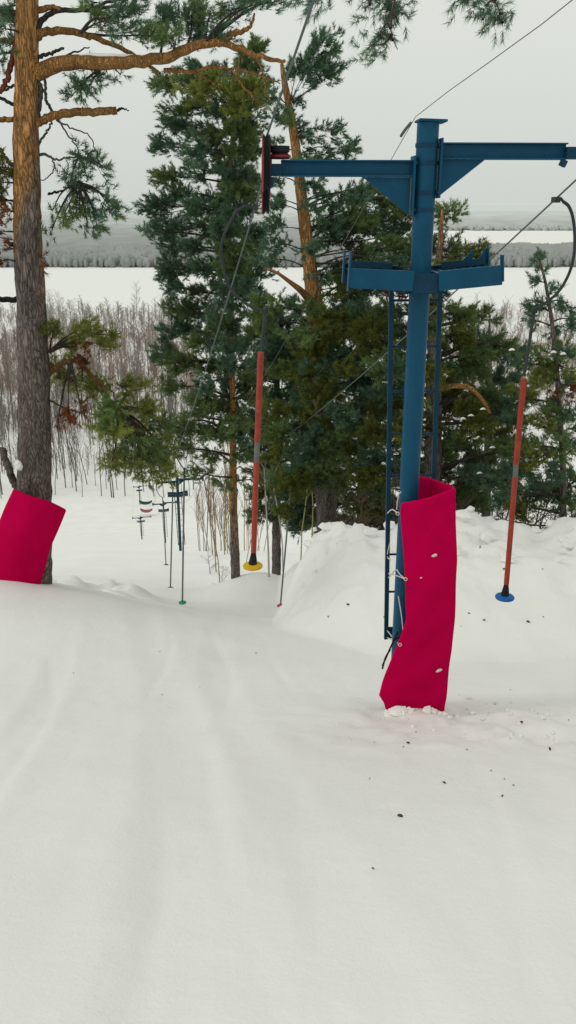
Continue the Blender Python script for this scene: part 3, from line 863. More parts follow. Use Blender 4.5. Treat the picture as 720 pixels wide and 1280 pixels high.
for c in ((112, 240, 18, 9), (132, 258, 18, 8), (95, 262, 18, 9), (72, 276, 11, 9), (116, 270, 14, 7), (120, 288, 10, 6), (150, 268, 8, 6), (60, 294, 8, 5), (92, 240, 12, 8), (108, 284, 10, 4), (64, 262, 8, 6)): A.clump(*c, rng.uniform(-.3, .3), col=[MIDG, OLIVE * .8, DARK][rng.integers(3)], dens=0.85, from_pt=at(98, 228, 12.8))
for c in ((8, 8, 14, 10), (14, 28, 12, 9), (2, 36, 14, 10), (22, 58, 8, 6), (-8, 70, 14, 12)): A.clump(*c, rng.uniform(-.4, .4), col=DARK, dens=0.8)
for c in ((4, 228, 14, 14), (-4, 208, 14, 10), (8, 250, 10, 8), (-10, 250, 16, 12)): A.clump(*c, rng.uniform(-.4, .4), col=OLIVE * .55, dens=0.9)
for c in ((4, 290, 10, 8), (2, 262, 10, 6), (10, 312, 8, 4), (56, 325, 5, 4), (-6, 330, 12, 8)): A.clump(*c, rng.uniform(-.3, .1), col=DEAD * 0.9, dens=0.9, dead=True)
LOW = [(88, 408, 18, 10), (112, 416, 20, 9), (134, 412, 12, 7), (74, 424, 14, 10), (96, 428, 18, 8), (122, 430, 14, 6), (72, 458, 14, 9), (84, 476, 16, 8), (105, 480, 16, 9), (126, 476, 18, 9), (150, 480, 18, 8), (176, 474, 14, 6), (128, 500, 16, 9), (62, 470, 10, 8),
       (150, 512, 22, 11), (176, 518, 22, 12), (198, 530, 16, 12), (160, 536, 24, 12), (188, 550, 22, 12), (138, 548, 22, 11), (165, 562, 26, 10), (200, 566, 14, 9), (140, 578, 20, 7), (178, 582, 24, 7), (124, 526, 14, 9), (205, 585, 12, 6)]
lbp = lambda px: lb[int(np.argmin(np.abs(lb[:, 0] - at(px, 480, 12.8)[0])))]
for c in LOW + LOW[20:]: A.clump(c[0] + rng.normal() * 5, c[1] + 4 + rng.normal() * 6, c[2] * rng.uniform(0.9, 1.3), c[3] * 0.95, rng.uniform(-.7, .7), col=[OLIVE, OLIVE * .8, OLIVE * .9, MIDG][rng.integers(4)] * rng.uniform(0.8, 1.2), dens=0.95, from_pt=lbp(min(c[0], 150)) if c[1] > 440 else at(62, 440, 12.8))
for c in ((98, 514, 15, 6), (84, 518, 9, 5), (70, 540, 6, 4), (104, 448, 14, 6)): A.clump(*c, -.3, col=DEAD * [1.0, .55][int(c[1] < 500)], dens=1.0, dead=True, from_pt=lbp(90))
# crown above the frame
for k_ in range(16):
    A.clump(rng.uniform(-110, 190), rng.uniform(-340, -70), 34, 18, rng.uniform(-1.5, 1.5), col=DARK, dens=0.25)
A.finish()

# --- pine outside the right edge whose boughs hang into the top of the picture
O = Pine(7.8, [(930, 900, 62), (925, 600, 56), (915, 200, 50), (905, -200, 42), (900, -520, 22)], 'pine outside the right edge, only its drooping bough tips show along the top', None,
         nw=0.005, nl=0.07, sl=0.09, nn=30, dens=900, orange_from=0.4)
O.bs = 0.3
bough = spline([at(905, -120, 7.8), at(760, -95, 7.3), at(640, -60, 7.0), at(560, -38, 7.0), at(480, -28, 7.0), at(430, -22, 7.0)], 30)
O.limbs.tube(bough, np.linspace(0.06, 0.010, 30), 7, C_BROWN)
bp_ = lambda px: bough[int(np.argmin(np.abs(bough[:, 0] - at(px, -30, 7.0)[0])))]
def twig(pts, clumps):
    p = spline([at(a_, b_, 7.0) for a_, b_ in pts], 12)
    O.limbs.tube(p, np.linspace(0.011, 0.003, 12), 5, C_BROWN * 0.7)
    for (px, py, rx, ry) in clumps:
        q = p[int(np.argmin(np.linalg.norm(p - at(px, py, 7.0), axis=1)))]
        O.clump(px, py, rx, ry, rng.uniform(-.1, .1), col=DARK * 1.1, dens=1.25, from_pt=q, lift=-0.25)
twig([(500, -30), (495, -5), (488, 22), (490, 45), (497, 62)], [(494, 4, 16, 10), (488, 25, 14, 9), (478, 40, 12, 8), (464, 56, 13, 6), (480, 52, 10, 6), (502, 30, 8, 8)])
twig([(590, -38), (610, -10), (622, 8), (628, 28)], [(592, 0, 18, 8), (610, 8, 18, 8), (624, 20, 12, 8), (618, 34, 10, 6), (580, 6, 10, 6)])
twig([(470, -25), (465, -5), (462, 8)], [(460, 4, 11, 8), (470, -10, 14, 8)])
twig([(430, -22), (410, -12), (395, -4)], [(400, -8, 16, 7), (380, -4, 12, 5)])
for k_ in range(10):
    O.clump(rng.uniform(760, 1050), rng.uniform(-460, -60), 50, 26, rng.uniform(-.8, .8), col=DARK, dens=0.08)
O.finish()

# ------------------------------------------------------------------ undergrowth
p_dry = protos(4, 'dry_sapling', TWIG, h=6, spread=0.22, levels=2, c0=(0.30, 0.25, 0.16), c1=(0.24, 0.17, 0.12), thick=0.55, clean=0.35)
spots = [((px - 360) / 965 * Y, Y) for px, Y in zip(rng.uniform(248, 330, 34), rng.uniform(33, 62, 34))]
put_copies(p_dry, 'sapling', spots, 'pale dry upright sapling in the thicket beside the tow track, below the dense pine', 'sapling', 'dry saplings beside the tow track', (0.6, 1.05))
p_bush = protos(4, 'leafless_bush', TWIG, h=2.2, spread=0.75, levels=3, c0=(0.09, 0.07, 0.055), c1=(0.12, 0.085, 0.065), thick=0.9, clean=0.02)
spots = [((px - 360) / 975 * Y, Y) for px, Y in zip(np.linspace(425, 760, 52) + rng.normal(size=52) * 6, rng.uniform(17.4, 23, 52))]
put_copies(p_bush, 'bush', spots, 'brown leafless bush in the undergrowth behind the snow bank', 'bush', 'leafless bushes behind the snow bank', (0.7, 1.2))
for px, Y, s, lab in ((276, 27, 0.42, 'low bare twiggy bush beside the foot of the dense pine'), (262, 36, .55, 'small bare bush beside the tow track, left of the low twiggy one')):
    x = (px - 360) / 960 * Y
    o = link('bush', p_bush[0 if px > 270 else 1], None, None, (x, Y, G(x, Y) - 0.05)); o.scale = (s * 1.3, s * 1.3, s)
    tag(o, lab, 'bush')
for pts, w, lab in (([(336, 700), (334, 660), (332, 620), (330, 585)], 0.035, 'white barked thin birch just right of the red pole with yellow disc'),
                    ([(354, 690), (350, 655), (344, 620), (338, 590)], 0.025, 'leaning pale thin stem beside the white barked birch'),
                    ([(376, 672), (382, 630), (386, 590), (384, 545)], 0.022, 'thin yellowish stem left of the orange pine trunk base, leaning right'),
                    ([(390, 672), (391, 630), (388, 585), (390, 540)], 0.022, 'thin yellowish upright stem closest to the orange pine trunk base')):
    mb = MB(); p = spline([at(a_, b_, 23.6) for a_, b_ in pts], 14)
    p[0][2] = min(p[0][2], G(p[0][0], 23.6)) - 0.1
    birch = 'birch' in lab
    cc = np.array([0.42, 0.40, 0.34]) if birch else np.array([0.34, 0.29, 0.14])
    mb.tube(p, np.linspace(w, w * 0.45, 14), 6, cc)
    for k_ in range(8):
        q = p[rng.integers(5, 14)]; d_ = np.array([rng.normal() * 0.5, rng.normal() * 0.4, 0.5 + 0.3 * rng.random()])
        mb.tube(spline([q, q + d_ * 0.35, q + d_ * 0.6 + np.array([0, 0, .15])], 5), [0.012, 0.010, 0.008, 0.006, 0.004], 3, cc * 0.8, cap=False)
    o = build(mb, 'sapling', TWIG, origin=tuple(p[0]), smooth=True); tag(o, lab, 'birch' if birch else 'sapling')
# fallen stick on the bank
mb = MB(); p = spline([at(598, 647, 15.9), at(640, 652, 15.9), at(672, 657, 15.9), at(705, 655, 15.8)], 14); p[:, 2] = np.maximum(p[:, 2], ground(p[:, 0], p[:, 1]) + 0.02)
mb.tube(p, np.linspace(0.03, 0.012, 14), 6, C_BROWN * 0.9)
mb.tube(spline([p[8], p[8] + np.array([.2, .1, .15]), p[8] + np.array([.45, .1, .2])], 6), np.linspace(0.014, 0.005, 6), 5, C_BROWN * 0.8)
tag(build(mb, 'fallen_branch', LIMB, origin=tuple(p[0]), smooth=True), 'dead bare branch lying along the top of the snow bank behind the blue disc', 'branch')

# ------------------------------------------------------------------ lift pylons
LROT = math.atan(0.1756)
BX, BY = 1.07, 7.0
BZ = -4.6


def pylon(label):
    t = empty('lift_pylon', (0, 0, 0), label=label, cat='ski lift pylon', group='pylons of the button lift')
    m = MB(); m.lathe([(0.0, -0.5), (0.086, -0.5), (0.084, 5.2), (0.0, 5.2)], (0, 0, 0), seg=32); build(m, 'pole', BLUE, t, smooth=False)
    bpy.data.objects[-1] if False else None
    m = MB(); m.box((0.02, 0, 5.210), (0.215, 0.21, 0.018), 0, 0.03); build(m, 'cap_plate', BLUE, t, bevel=0.004)
    # arms
    for sgn, zc, L in ((-1, 4.875, 1.08), (1, 5.0, 1.40)):
        m = MB()
        x0, x1 = 0.105 * sgn, (0.105 + L - 0.06 - (0.36 if sgn > 0 else 0)) * sgn
        for zz in (zc + 0.054, zc - 0.054): m.box(((x0 + x1) / 2, 0, zz), (abs(x1 - x0), 0.10, 0.012))
        m.box(((x0 + x1) / 2, 0, zc), (abs(x1 - x0), 0.012, 0.096))
        arm = build(m, 'arm', BLUE, t, bevel=0.003)
        gl = 0.385 if sgn < 0 else 0.35
        m = MB(); m.prism([(x0 + 0.014 * sgn, zc - 0.062), (x0 + gl * sgn, zc - 0.062), (x0 + 0.014 * sgn, zc - (0.34 if sgn < 0 else 0.32))][::sgn], -0.007, 0.007)
        build(m, 'gusset', BLUE, arm)
        m = MB(); m.box((x0 - 0.004 * sgn, 0, zc - 0.125), (0.018, 0.16, 0.43)); build(m, 'flange', BLUE, arm, bevel=0.003)
        for zz in (zc + 0.04, zc - 0.30):
            m = MB()
            m.lathe([(0.085, -0.014), (0.091, -0.014), (0.091, 0.014), (0.085, 0.014)], (0, 0, zz), seg=28)
            m.box((0.092 * sgn, -0.06, zz), (0.03, 0.016, 0.024)); m.box((0.092 * sgn, 0.06, zz), (0.03, 0.016, 0.024))
            m.tube([(0.092 * sgn, -0.085, zz), (0.092 * sgn, 0.085, zz)], 0.007, 6)
            build(m, 'clamp_band', BLUE_D, arm)
        # sheave battery at the end of the arm
        xe = sgn * (0.105 + L + 0.05)
        m = MB(); m.box((xe - (0.06 + (0.18 if sgn > 0 else 0)) * sgn, 0.0, zc - 0.012), (0.10 + (0.38 if sgn > 0 else 0), 0.14, 0.085))
        if sgn > 0: m.box((x1 - 0.02, -0.03, zc - 0.085), (0.05, 0.04, 0.05), 0, 0.4)
        m.box((xe - 0.035 * sgn, 0.22, zc - 0.10), (0.03, 0.72, 0.07), 0, 0)
        build(m, 'bracket', BLUE_D, arm, bevel=0.004)
        m = MB(); m.lathe([(0.0, -0.04), (0.075, -0.04), (0.075, -0.012), (0.06, 0.0), (0.075, 0.012), (0.075, 0.05), (0.0, 0.05)], (xe - 0.10 * sgn, -0.04, zc + 0.105), seg=26)
        build(m, 'hub', RUBBER, arm, smooth=False)
        m = MB(); m.lathe([(0.076, -0.03), (0.084, -0.03), (0.084, -0.014), (0.076, -0.014)], (xe - 0.10 * sgn, -0.04, zc + 0.105), seg=26); build(m, 'hub_ring', RED_M, arm)
        for yy, zz, rr in ((-0.02, zc + 0.035, 0.205), (0.46, zc - 0.165, 0.175)):
            m = MB(); m.lathe([(rr - 0.05, -0.020), (rr - 0.006, -0.026), (rr, -0.018), (rr - 0.024, -0.006), (rr - 0.024, 0.006), (rr, 0.018), (rr - 0.006, 0.026), (rr - 0.05, 0.020)], (xe, yy, zz), 'X', 40)
            w = build(m, 'sheave_wheel', RUBBER, arm, smooth=False)
            m = MB()
            for sx in (-0.017, 0.017): m.lathe([(0.0, sx), (rr - 0.045, sx), (rr - 0.045, sx * 1.3), (rr - 0.062, sx * 1.5), (0.06, sx * 1.5), (0.045, sx * 2.3), (0.0, sx * 2.3)], (xe, yy, zz), 'X', 36)
            build(m, 'wheel_disc', RED_M, w, smooth=False)
            m = MB(); m.lathe([(rr - 0.07, -0.033), (rr + 0.003, -0.033), (rr + 0.003, -0.0275), (rr - 0.07, -0.0275), (rr - 0.07, -0.033)], (xe, yy, zz), 'X', 40); build(m, 'flange_ring', RED_M, w)
    # work platforms
    for sgn, tilt, L in ((-1, 0.05, 0.50), (1, 0.09, 0.50)):
        m = MB(); z0 = 4.05
        ry = -tilt * sgn
        M3 = np.array(Matrix.Rotation(ry, 3, 'Y'))
        def pb(mm, c, sz):
            q = M3 @ np.array([c[0] - 0.10 * sgn, c[1], c[2] - z0]) + np.array([0.10 * sgn, 0, z0])
            q[1] = c[1]
            mm.box(q, sz, 0, ry)
        xc_ = sgn * (0.10 + L / 2)
        pb(m, (xc_, -0.24, z0), (L, 0.012, 0.15)); pb(m, (xc_, -0.225, z0 + 0.07), (L, 0.04, 0.008)); pb(m, (xc_, -0.225, z0 - 0.07), (L, 0.04, 0.008))
        pl = build(m, 'platform', BLUE, t)
        m = MB(); pb(m, (xc_, 0.25, z0 + 0.0), (L, 0.012, 0.15)); pb(m, (xc_ + 0.02 * sgn, 0.235, z0 + 0.08), (L * 0.9, 0.045, 0.01)); pb(m, (xc_ + 0.04 * sgn, 0.15, z0 + 0.085), (L * 0.72, 0.012, 0.05))
        build(m, 'rear_beam', BLUE_D, pl)
        m = MB()
        for k_ in range(8): pb(m, (sgn * (0.13 + k_ * (L - 0.06) / 7), 0.0, z0 + 0.045), (0.028, 0.46, 0.012))
        build(m, 'grating', BLUE, pl)
        m = MB(); pb(m, (sgn * (0.10 + L + 0.007), -0.22, z0 + 0.05), (0.012, 0.07, 0.30 if sgn < 0 else 0.2)); build(m, 'end_plate', BLUE, pl); m = MB(); pb(m, (sgn * (0.10 + L + 0.007), 0.2, z0 + 0.06), (0.012, 0.07, 0.26))
        if sgn > 0:
            for xx_, hh in ((0.10 + L - 0.005, 0.13), (0.10 + L - 0.13, 0.10)):
                ztop = z0 + 0.08 + 0.09 * L * 0.9
                build(m, 'end_plate', BLUE, pl); m = MB(); m.prism([(xx_ - 0.11, ztop - 0.02), (xx_, ztop - 0.02), (xx_, ztop + hh)], 0.20, 0.212)
        build(m, 'end_plate', BLUE, pl)
    m = MB(); m.lathe([(0.0855, -0.05), (0.10, -0.05), (0.10, 0.05), (0.0855, 0.05)], (0, 0, 4.03), seg=28)
    for yy in (-0.235, 0.235): m.box((0, yy * 0.93, 4.03), (0.2, 0.01, 0.15))
    m.box((0, 0, 3.95), (0.4, 0.3, 0.012)); build(m, 'collar', BLUE_D, t)
    # ladder behind the pole
    ld = empty('ladder', (0, 0, 0)); ld.parent = t
    for xx_, zb in ((-0.205, 0.66), (0.205, 0.66)):
        m = MB(); m.box((xx_ + 0.05, 0.19, (zb + 4.0) / 2), (0.04, 0.03, 4.0 - zb), 0, math.atan2(-0.09, 4.0 - zb)); build(m, 'stile', BLUE_D, ld, bevel=0.003)
    for k_ in range(9):
        m = MB(); zz = 0.78 + k_ * 0.385; sh_ = 0.05 + 0.045 * (2.33 - zz) / 1.67; m.tube([(-0.19 + sh_, 0.19, zz), (0.19 + sh_, 0.19, zz)], 0.011, 8); build(m, 'rung', BLUE_D, ld, smooth=True)
    for c_, z_ in (((0, 0.13, 3.4), (0.05, 0.12, 0.03)), ((0, 0.13, 1.6), (0.05, 0.12, 0.03)), ((-0.03, 0.19, .72), (0.12, 0.02, 0.10))):
        m = MB(); m.box(c_, z_); build(m, 'ladder_bracket', BLUE_D, ld)
    return t


P1 = pylon('nearest tall blue ski lift pylon with ladder, platforms and crimson mat around its foot')
for ch in list(P1.children_recursive):   # crisp shading on turned parts
    if ch.type == 'MESH' and ch.name.split('.')[0] in ('pole', 'sheave_wheel', 'wheel_disc', 'hub'):
        ch.data.polygons.foreach_set('use_smooth', np.ones(len(ch.data.polygons), bool)); ch.data.update()
        e = ch.modifiers.new('edges', 'EDGE_SPLIT'); e.split_angle = R(35)
P1.location = (BX, BY, BZ); P1.rotation_euler = (0, 0, 0.045)
pyl = [P1]
for (px, py, Y, lab, s) in ((226, 695, 48.0, 'second pylon down the slope, small dark teal with two crossbars', 1.0), (207, 682, 91.0, 'third pylon down the slope, just left of the second one', 1.0),
                            (178, 681, 118.0, 'shortest looking pylon, left of the third, lowest crossbar of the row', 0.72), (176, 641, 168.0, 'farthest pylon standing highest in the picture beyond the slope end', 1.0)):
    c = copy_tree(P1); p = at(px, py, Y)
    c.location = (p[0], Y, min(G(p[0], Y), p[2] + 1.0) if Y > 60 else p[2]); c.rotation_euler = (0, 0, LROT * 0.9); c.scale = (1, 1, s); c['label'] = lab
    for ch in c.children_recursive:
        if ch.type == 'MESH' and ch.name.split('.')[0] not in ('wheel_disc', 'hub_ring', 'flange_ring'):
            ch.material_slots[0].link = 'OBJECT'; ch.material_slots[0].material = TEAL
    pyl.append(c)


def on_arm(o, lx, ly, lz):
    a_ = o.rotation_euler[2]; s = o.scale[2]
    return np.array([o.location[0] + lx * math.cos(a_) - ly * math.sin(a_), o.location[1] + lx * math.sin(a_) + ly * math.cos(a_), o.location[2] + lz * s])


SHEAVES = {-1: (-1.235, 4.875), 1: (1.555, 5.0)}


def sagged(a, b, sag, n_=40):
    t_ = np.linspace(0, 1, n_)[:, None]
    p = a + (b - a) * t_
    p[:, 2] -= sag * 4 * (t_ * (1 - t_))[:, 0]
    return p


cab, cab_fine = {}, {}
for sgn in (-1, 1):
    lx, lz = SHEAVES[sgn]
    top = on_arm(P1, lx, -0.02, lz + 0.035 + 0.185); top2 = on_arm(P1, lx, 0.46, lz - 0.165 + 0.155)
    d_up = np.array([0.173, -0.985, 0.334 if sgn < 0 else 0.40])
    segs = [top + d_up * 9.0, top + d_up * 4 - np.array([0, 0, .05]), top]
    pts = list(spline(segs, 14))
    prev = top2
    for q in pyl[1:]:
        nxt = on_arm(q, lx, 0.2, lz + 0.12)
        L = np.linalg.norm(nxt - prev)
        seg = sagged(prev, nxt, 0.82 * (L / 44.0) ** 2 if L < 50 else 0.7, 40)
        if q is pyl[1]:
            cab[sgn] = seg; cab_fine[sgn] = np.stack([np.interp(np.linspace(0, 12, 400), np.arange(13), seg[:13, a_]) for a_ in range(3)], -1)
        pts += list(seg); prev = nxt
    m = MB(); p = np.array(pts)
    # a rope a little thicker than life keeps its drawn width far away
    m.tube(p, 0.0085, 6)
    o = build(m, 'tow_cable', CABLE, origin=tuple(top), smooth=True)
    tag(o, 'steel tow cable running over the %s arm of the nearest pylon down the slope' % ('left' if sgn < 0 else 'right'), 'cable', 'tow cables of the lift')
a_ = on_arm(P1, -0.1, 0, 5.24); b_ = on_arm(pyl[1], 0, 0, 5.24)
m = MB(); up = spline([a_ + np.array([0.173, -0.985, .25]) * 10, a_ + np.array([0.173, -0.985, .155]) * 4.0, a_], 12)
m.tube(np.vstack([up, sagged(a_, b_, 0.9)[1:]]), 0.0028, 5)
m.tube(spline([a_ + np.array([-.03, 0.02, -0.04]), a_ + np.array([-.06, .1, -.08]), a_ + np.array([-.08, .2, -.12])], 5), 0.012, 5)
tag(build(m, 'signal_wire', CABLE, origin=tuple(a_), smooth=True), 'thin wire tied to the top of the nearest pylon', 'wire')


# ------------------------------------------------------------------ button hangers
def cable_at(sgn, Y):
    p = cab[sgn]; return np.array([np.interp(Y, p[:, 1], p[:, a_]) for a_ in range(3)])


def hanger(arc, rod, grip, disc_p, Y, dmat, label, sgn, thick=1.0, disc_r=0.105, far=False, polemat=None, clamp=None):
    if not far:                                            # hang it where the rope passes the clamp
        p_ = cab_fine[sgn]; kx = p_[:, 0] / p_[:, 1]; kz = p_[:, 2] / p_[:, 1]; ref = at(clamp[0], clamp[1], 1.0)
        Y = float(p_[np.argmin((kx - ref[0]) ** 2 + (kz - ref[2]) ** 2), 1])
    c0 = cable_at(sgn, Y)
    t = empty('button_hanger', c0, label=label, cat='lift hanger', group='button hangers on the tow cables')
    W = lambda q: at(q[0], q[1], Y)
    if far:                                                # same spring arc, hung plumb from the rope
        dp = W(disc_p); e = c0 + np.array([0, 0, -0.95]); e[:2] += (dp - c0)[:2] * 0.25
        arc = [c0 + np.array([-0.10, 0, -0.06]), c0 + np.array([-0.26, 0, -0.26]), c0 + np.array([-0.28, 0, -0.52]), c0 + np.array([-0.16, 0, -0.82]), e]
        rod = [e + (dp - e) * 0.12]
        W = lambda q: at(q[0], q[1], Y) if len(q) == 2 else np.asarray(q)
    m = MB(); m.box(c0 + np.array([0, 0, -0.01]), (0.05, 0.13, 0.05), -LROT * 0)
    a0 = W(arc[0])
    m.tube(spline([c0 + np.array([0, 0, -.02]), (c0 + a0) / 2 + np.array([0, 0, 0.02]), a0], 6), 0.013 * thick, 6)
    build(m, 'clamp', DSTEEL, t, smooth=False)
    m = MB(); p = spline([W(q) for q in arc], 30); m.tube(p, np.linspace(0.0125, 0.0115, 30) * thick * (1.25 if sgn > 0 else 1.0), 8); build(m, 'spring_arc', DSTEEL, t, smooth=True)
    m = MB(); m.tube([W(q) for q in (arc[-1], *rod)], 0.016 * thick, 8); m.box(W(arc[-1]), (0.05, 0.04, 0.05)); build(m, 'rod', DSTEEL, t, smooth=True)
    if not far:
        m = MB(); g0, g1, g2, g3 = [W(q) for q in grip]
        m.tube([g0, g1], 0.029, 12); 
        pole = build(m, 'pole', RED_P, t, smooth=True)
        m = MB(); m.tube([g1, g2], 0.026, 12); build(m, 'sleeve', STEEL, pole, smooth=True)
        m = MB(); m.tube([g2, g3], 0.029, 12); build(m, 'lower_pole', RED_P, pole, smooth=True)
        dp = W(disc_p)
        m = MB(); m.tube([g3, g3 * 0.4 + dp * 0.6, dp + np.array([0, 0, .02])], [0.024, 0.04, 0.045], 12); build(m, 'rubber_boot', RUBBER, t, smooth=True)
    else:
        dp = W(disc_p)
        m = MB(); m.tube([W(rod[-1]), dp], 0.019 * thick, 8); build(m, 'pole', polemat or STEEL, t, smooth=True)
    r_ = disc_r
    m = MB(); m.lathe([(0.0, 0.022), (0.04, 0.022), (r_ * 0.9, 0.012), (r_, 0.0), (r_ * 0.96, -0.016), (r_ * 0.5, -0.03), (0.0, -0.03)], dp, seg=28)
    build(m, 'button_disc', dmat, t, smooth=True)


hanger([(296, 263), (282, 289), (276, 311), (279, 337), (288, 361), (304, 377), (319, 386), (332, 388)], [(327, 437)], [(326, 440), (321.5, 552), (320.5, 577), (317, 690)], (316, 707), 7.5, YELLOW,
       'red hanger pole with yellow disc under the left arm of the nearest pylon', -1, clamp=(319, 258))
hanger([(704, 252), (711, 258), (716, 272), (718.5, 295), (717, 322), (709, 347), (694, 369), (668, 388)], [(660, 440), (655, 470)], [(655, 473), (645, 580), (644, 596), (633, 730)], (631, 746), 7.7, BLUEP,
       'red hanger pole with blue disc at the right, its curved spring touching the frame edge', 1, clamp=(697, 250))
FH = [(228, 753, 236, 632, 222, 595, 19.0, -1, GREENP, 'thin far hanger with a small green disc, left of the yellow disc'),
      (350.5, 757, 352, 655, 346, 625, 20.0, 1, PINKP, 'thin far hanger with a small pink disc, right of the yellow disc'),
      (289, 727, 290, 620, 296, 600, 31.0, 1, GREYP, 'thin far hanger with a grey disc, between the green disc and the yellow disc'),
      (213, 735, 214, 655, 206, 646, 25.0, -1, GREYP, 'thin far hanger with a grey disc, just left of the green disc hanger'),
      (207.5, 706, 208, 650, 204, 640, 38.0, -1, GREYP, 'faint far hanger left of the second pylon, its disc higher up the picture'),
      (258, 693, 258, 612, 252, 606, 44.0, 1, GREYP, 'faint far hanger hanging from the right bar of the second pylon')]
for (x1, y1, x0, y0, xa, ya, Y, sgn, mt, lab) in FH:
    hanger(None, None, None, (x1, y1), Y, mt, lab, sgn, 0.85 + Y / 70, 0.10 if Y < 30 else 0.12, True, polemat=STEEL)

# ------------------------------------------------------------------ crimson mats
def sheet(rows_pts, name, mat, thick, origin, sub=2):
    V = np.array(rows_pts); nr, nc = V.shape[:2]
    m = MB(); i_, j_ = np.meshgrid(np.arange(nr - 1), np.arange(nc - 1), indexing='ij'); a0_ = i_ * nc + j_
    m.add(V.reshape(-1, 3), np.stack([a0_, a0_ + 1, a0_ + nc + 1, a0_ + nc], -1).reshape(-1, 4))
    o = link(name, m.mesh(name, origin, True), mat, None, origin)
    s = o.modifiers.new('thick', 'SOLIDIFY'); s.thickness = thick; s.offset = 0
    b_ = o.modifiers.new('soft', 'BEVEL'); b_.width = thick * 0.35; b_.segments = 2; b_.limit_method = 'ANGLE'; b_.angle_limit = R(50)
    return o


prof = [(598, 503, 566), (636, 501, 565), (660, 502, 565), (700, 505, 567), (740, 507, 566), (775, 507, 565), (795, 500, 563), (815, 492, 561), (835, 485, 558), (852, 479, 556), (870, 474, 554), (880, 481, 552), (896, 484, 551)]
rows_ = []
zt = np.linspace(0, 1, 34)
py_s = np.array([p_[0] for p_ in prof], float)
for k_, t_ in enumerate(zt):
    py = 628 + (894 - 628) * t_
    xl = np.interp(py, py_s, [p_[1] for p_ in prof]); xr = np.interp(py, py_s, [p_[2] for p_ in prof])
    L_ = at(xl, py, 6.76); R_ = at(xr, py, 6.80)
    w = R_[0] - L_[0]
    row = []
    rise = (1 - t_) ** 6                                  # the top edge climbs to the right and to the back
    for u in np.linspace(0, 1, 15):                        # front face
        z = L_[2] + 0.13 * rise * (u - 0.1) + 0.02 * math.sin(u * 5 + t_ * 7) * 0.2
        bow = -0.035 * math.sin(math.pi * u) + 0.014 * math.sin(9 * t_ + 2.5 * u) + 0.012 * math.sin(17 * t_ - 5 * u) + 0.006 * math.sin(31 * t_ + 9 * u)
        row.append([L_[0] + w * u, L_[1] + bow, z])
    for a_ in np.linspace(0.25, 1, 10):                    # around the right side and back
        th = a_ * math.pi
        rad_y = 0.19; x_ = R_[0] - 0.055 + 0.055 * math.cos(th * 0.5) if a_ < 0.5 else R_[0] - 0.055 - 0.26 * (a_ - 0.5) * 2 * (0.75)
        y_ = R_[1] + rad_y * (1 - math.cos(min(th, math.pi) * 1.0)) * 1.0
        row.append([x_ if a_ >= 0.5 else R_[0] + 0.012 * math.sin(th * 2), y_, R_[2] + 0.12 * rise * 0.9 + 0.01 * rise * a_])
    rows_.append(row)
mo = (1.24, 6.9, -4.6)
mat1 = sheet(rows_, 'safety_mat', CRIMSON, 0.045, mo)
tag(mat1, 'crimson foam mat wrapped upright around the foot of the nearest blue pylon', 'safety mat', 'crimson safety mats')
for pts in ([(497, 641), (490, 637), (484, 642)], [(496, 637), (498, 620), (501, 615)], [(507, 724), (500, 718), (495, 712), (486, 722)], [(507, 724), (497, 720), (486, 717)], [(500, 806), (492, 798), (484, 788)], [(500, 806), (490, 800), (484, 797)], [(498, 745), (502, 770), (504, 790)], [(487, 680), (484, 695), (488, 700)]):
    m = MB(); m.tube(spline([at(a_, b_, 6.72 + 0.019 * (508 - a_)) for a_, b_ in pts], 8), 0.006, 5); build(m, 'tie_cord', CORD, mat1, smooth=True, origin=mo)
for a_, b_ in ((507, 724), (500, 806), (497, 642)):
    m = MB(); c_ = at(a_, b_, 6.72); th = np.linspace(0, 2 * math.pi, 12); m.tube(np.stack([c_[0] + 0.014 * np.cos(th), np.full(12, c_[1]), c_[2] + 0.014 * np.sin(th)], -1), 0.004, 5, cap=False)
    build(m, 'eyelet', CORD, mat1, smooth=True, origin=mo)
for pts in ([(497, 790), (490, 805), (478, 832)], [(488, 812), (482, 822), (478, 836)], [(492, 800), (500, 795), (504, 785)]):
    m = MB(); m.tube(spline([at(a_, b_, 6.85) for a_, b_ in pts], 8), 0.009, 5)
    build(m, 'dark_strap', RUBBER, mat1, smooth=True, origin=mo)
# torn spots in the cover that show white foam
for (a_, b_, w_) in ((543, 694, 4), (548, 838, 4.5), (526, 722, 1.6)):
    m = MB(); c_ = at(a_, b_, 6.695); kk = mpp(b_, 6.7) * w_
    sp = np.array([[math.cos(th) * kk * (0.7 + 0.5 * rng.random()), -0.006, math.sin(th) * kk * 0.6 * (0.7 + 0.5 * rng.random()) + math.cos(th) * kk * 0.3] for th in np.linspace(0, 6.28, 9)[:-1]])
    m.add(np.vstack([c_ + sp, c_ + np.array([[0, -0.012, 0]])]), np.stack([np.arange(8), (np.arange(8) + 1) % 8, np.full(8, 8)], -1))
    build(m, 'torn_spot', CORD, mat1, origin=mo)

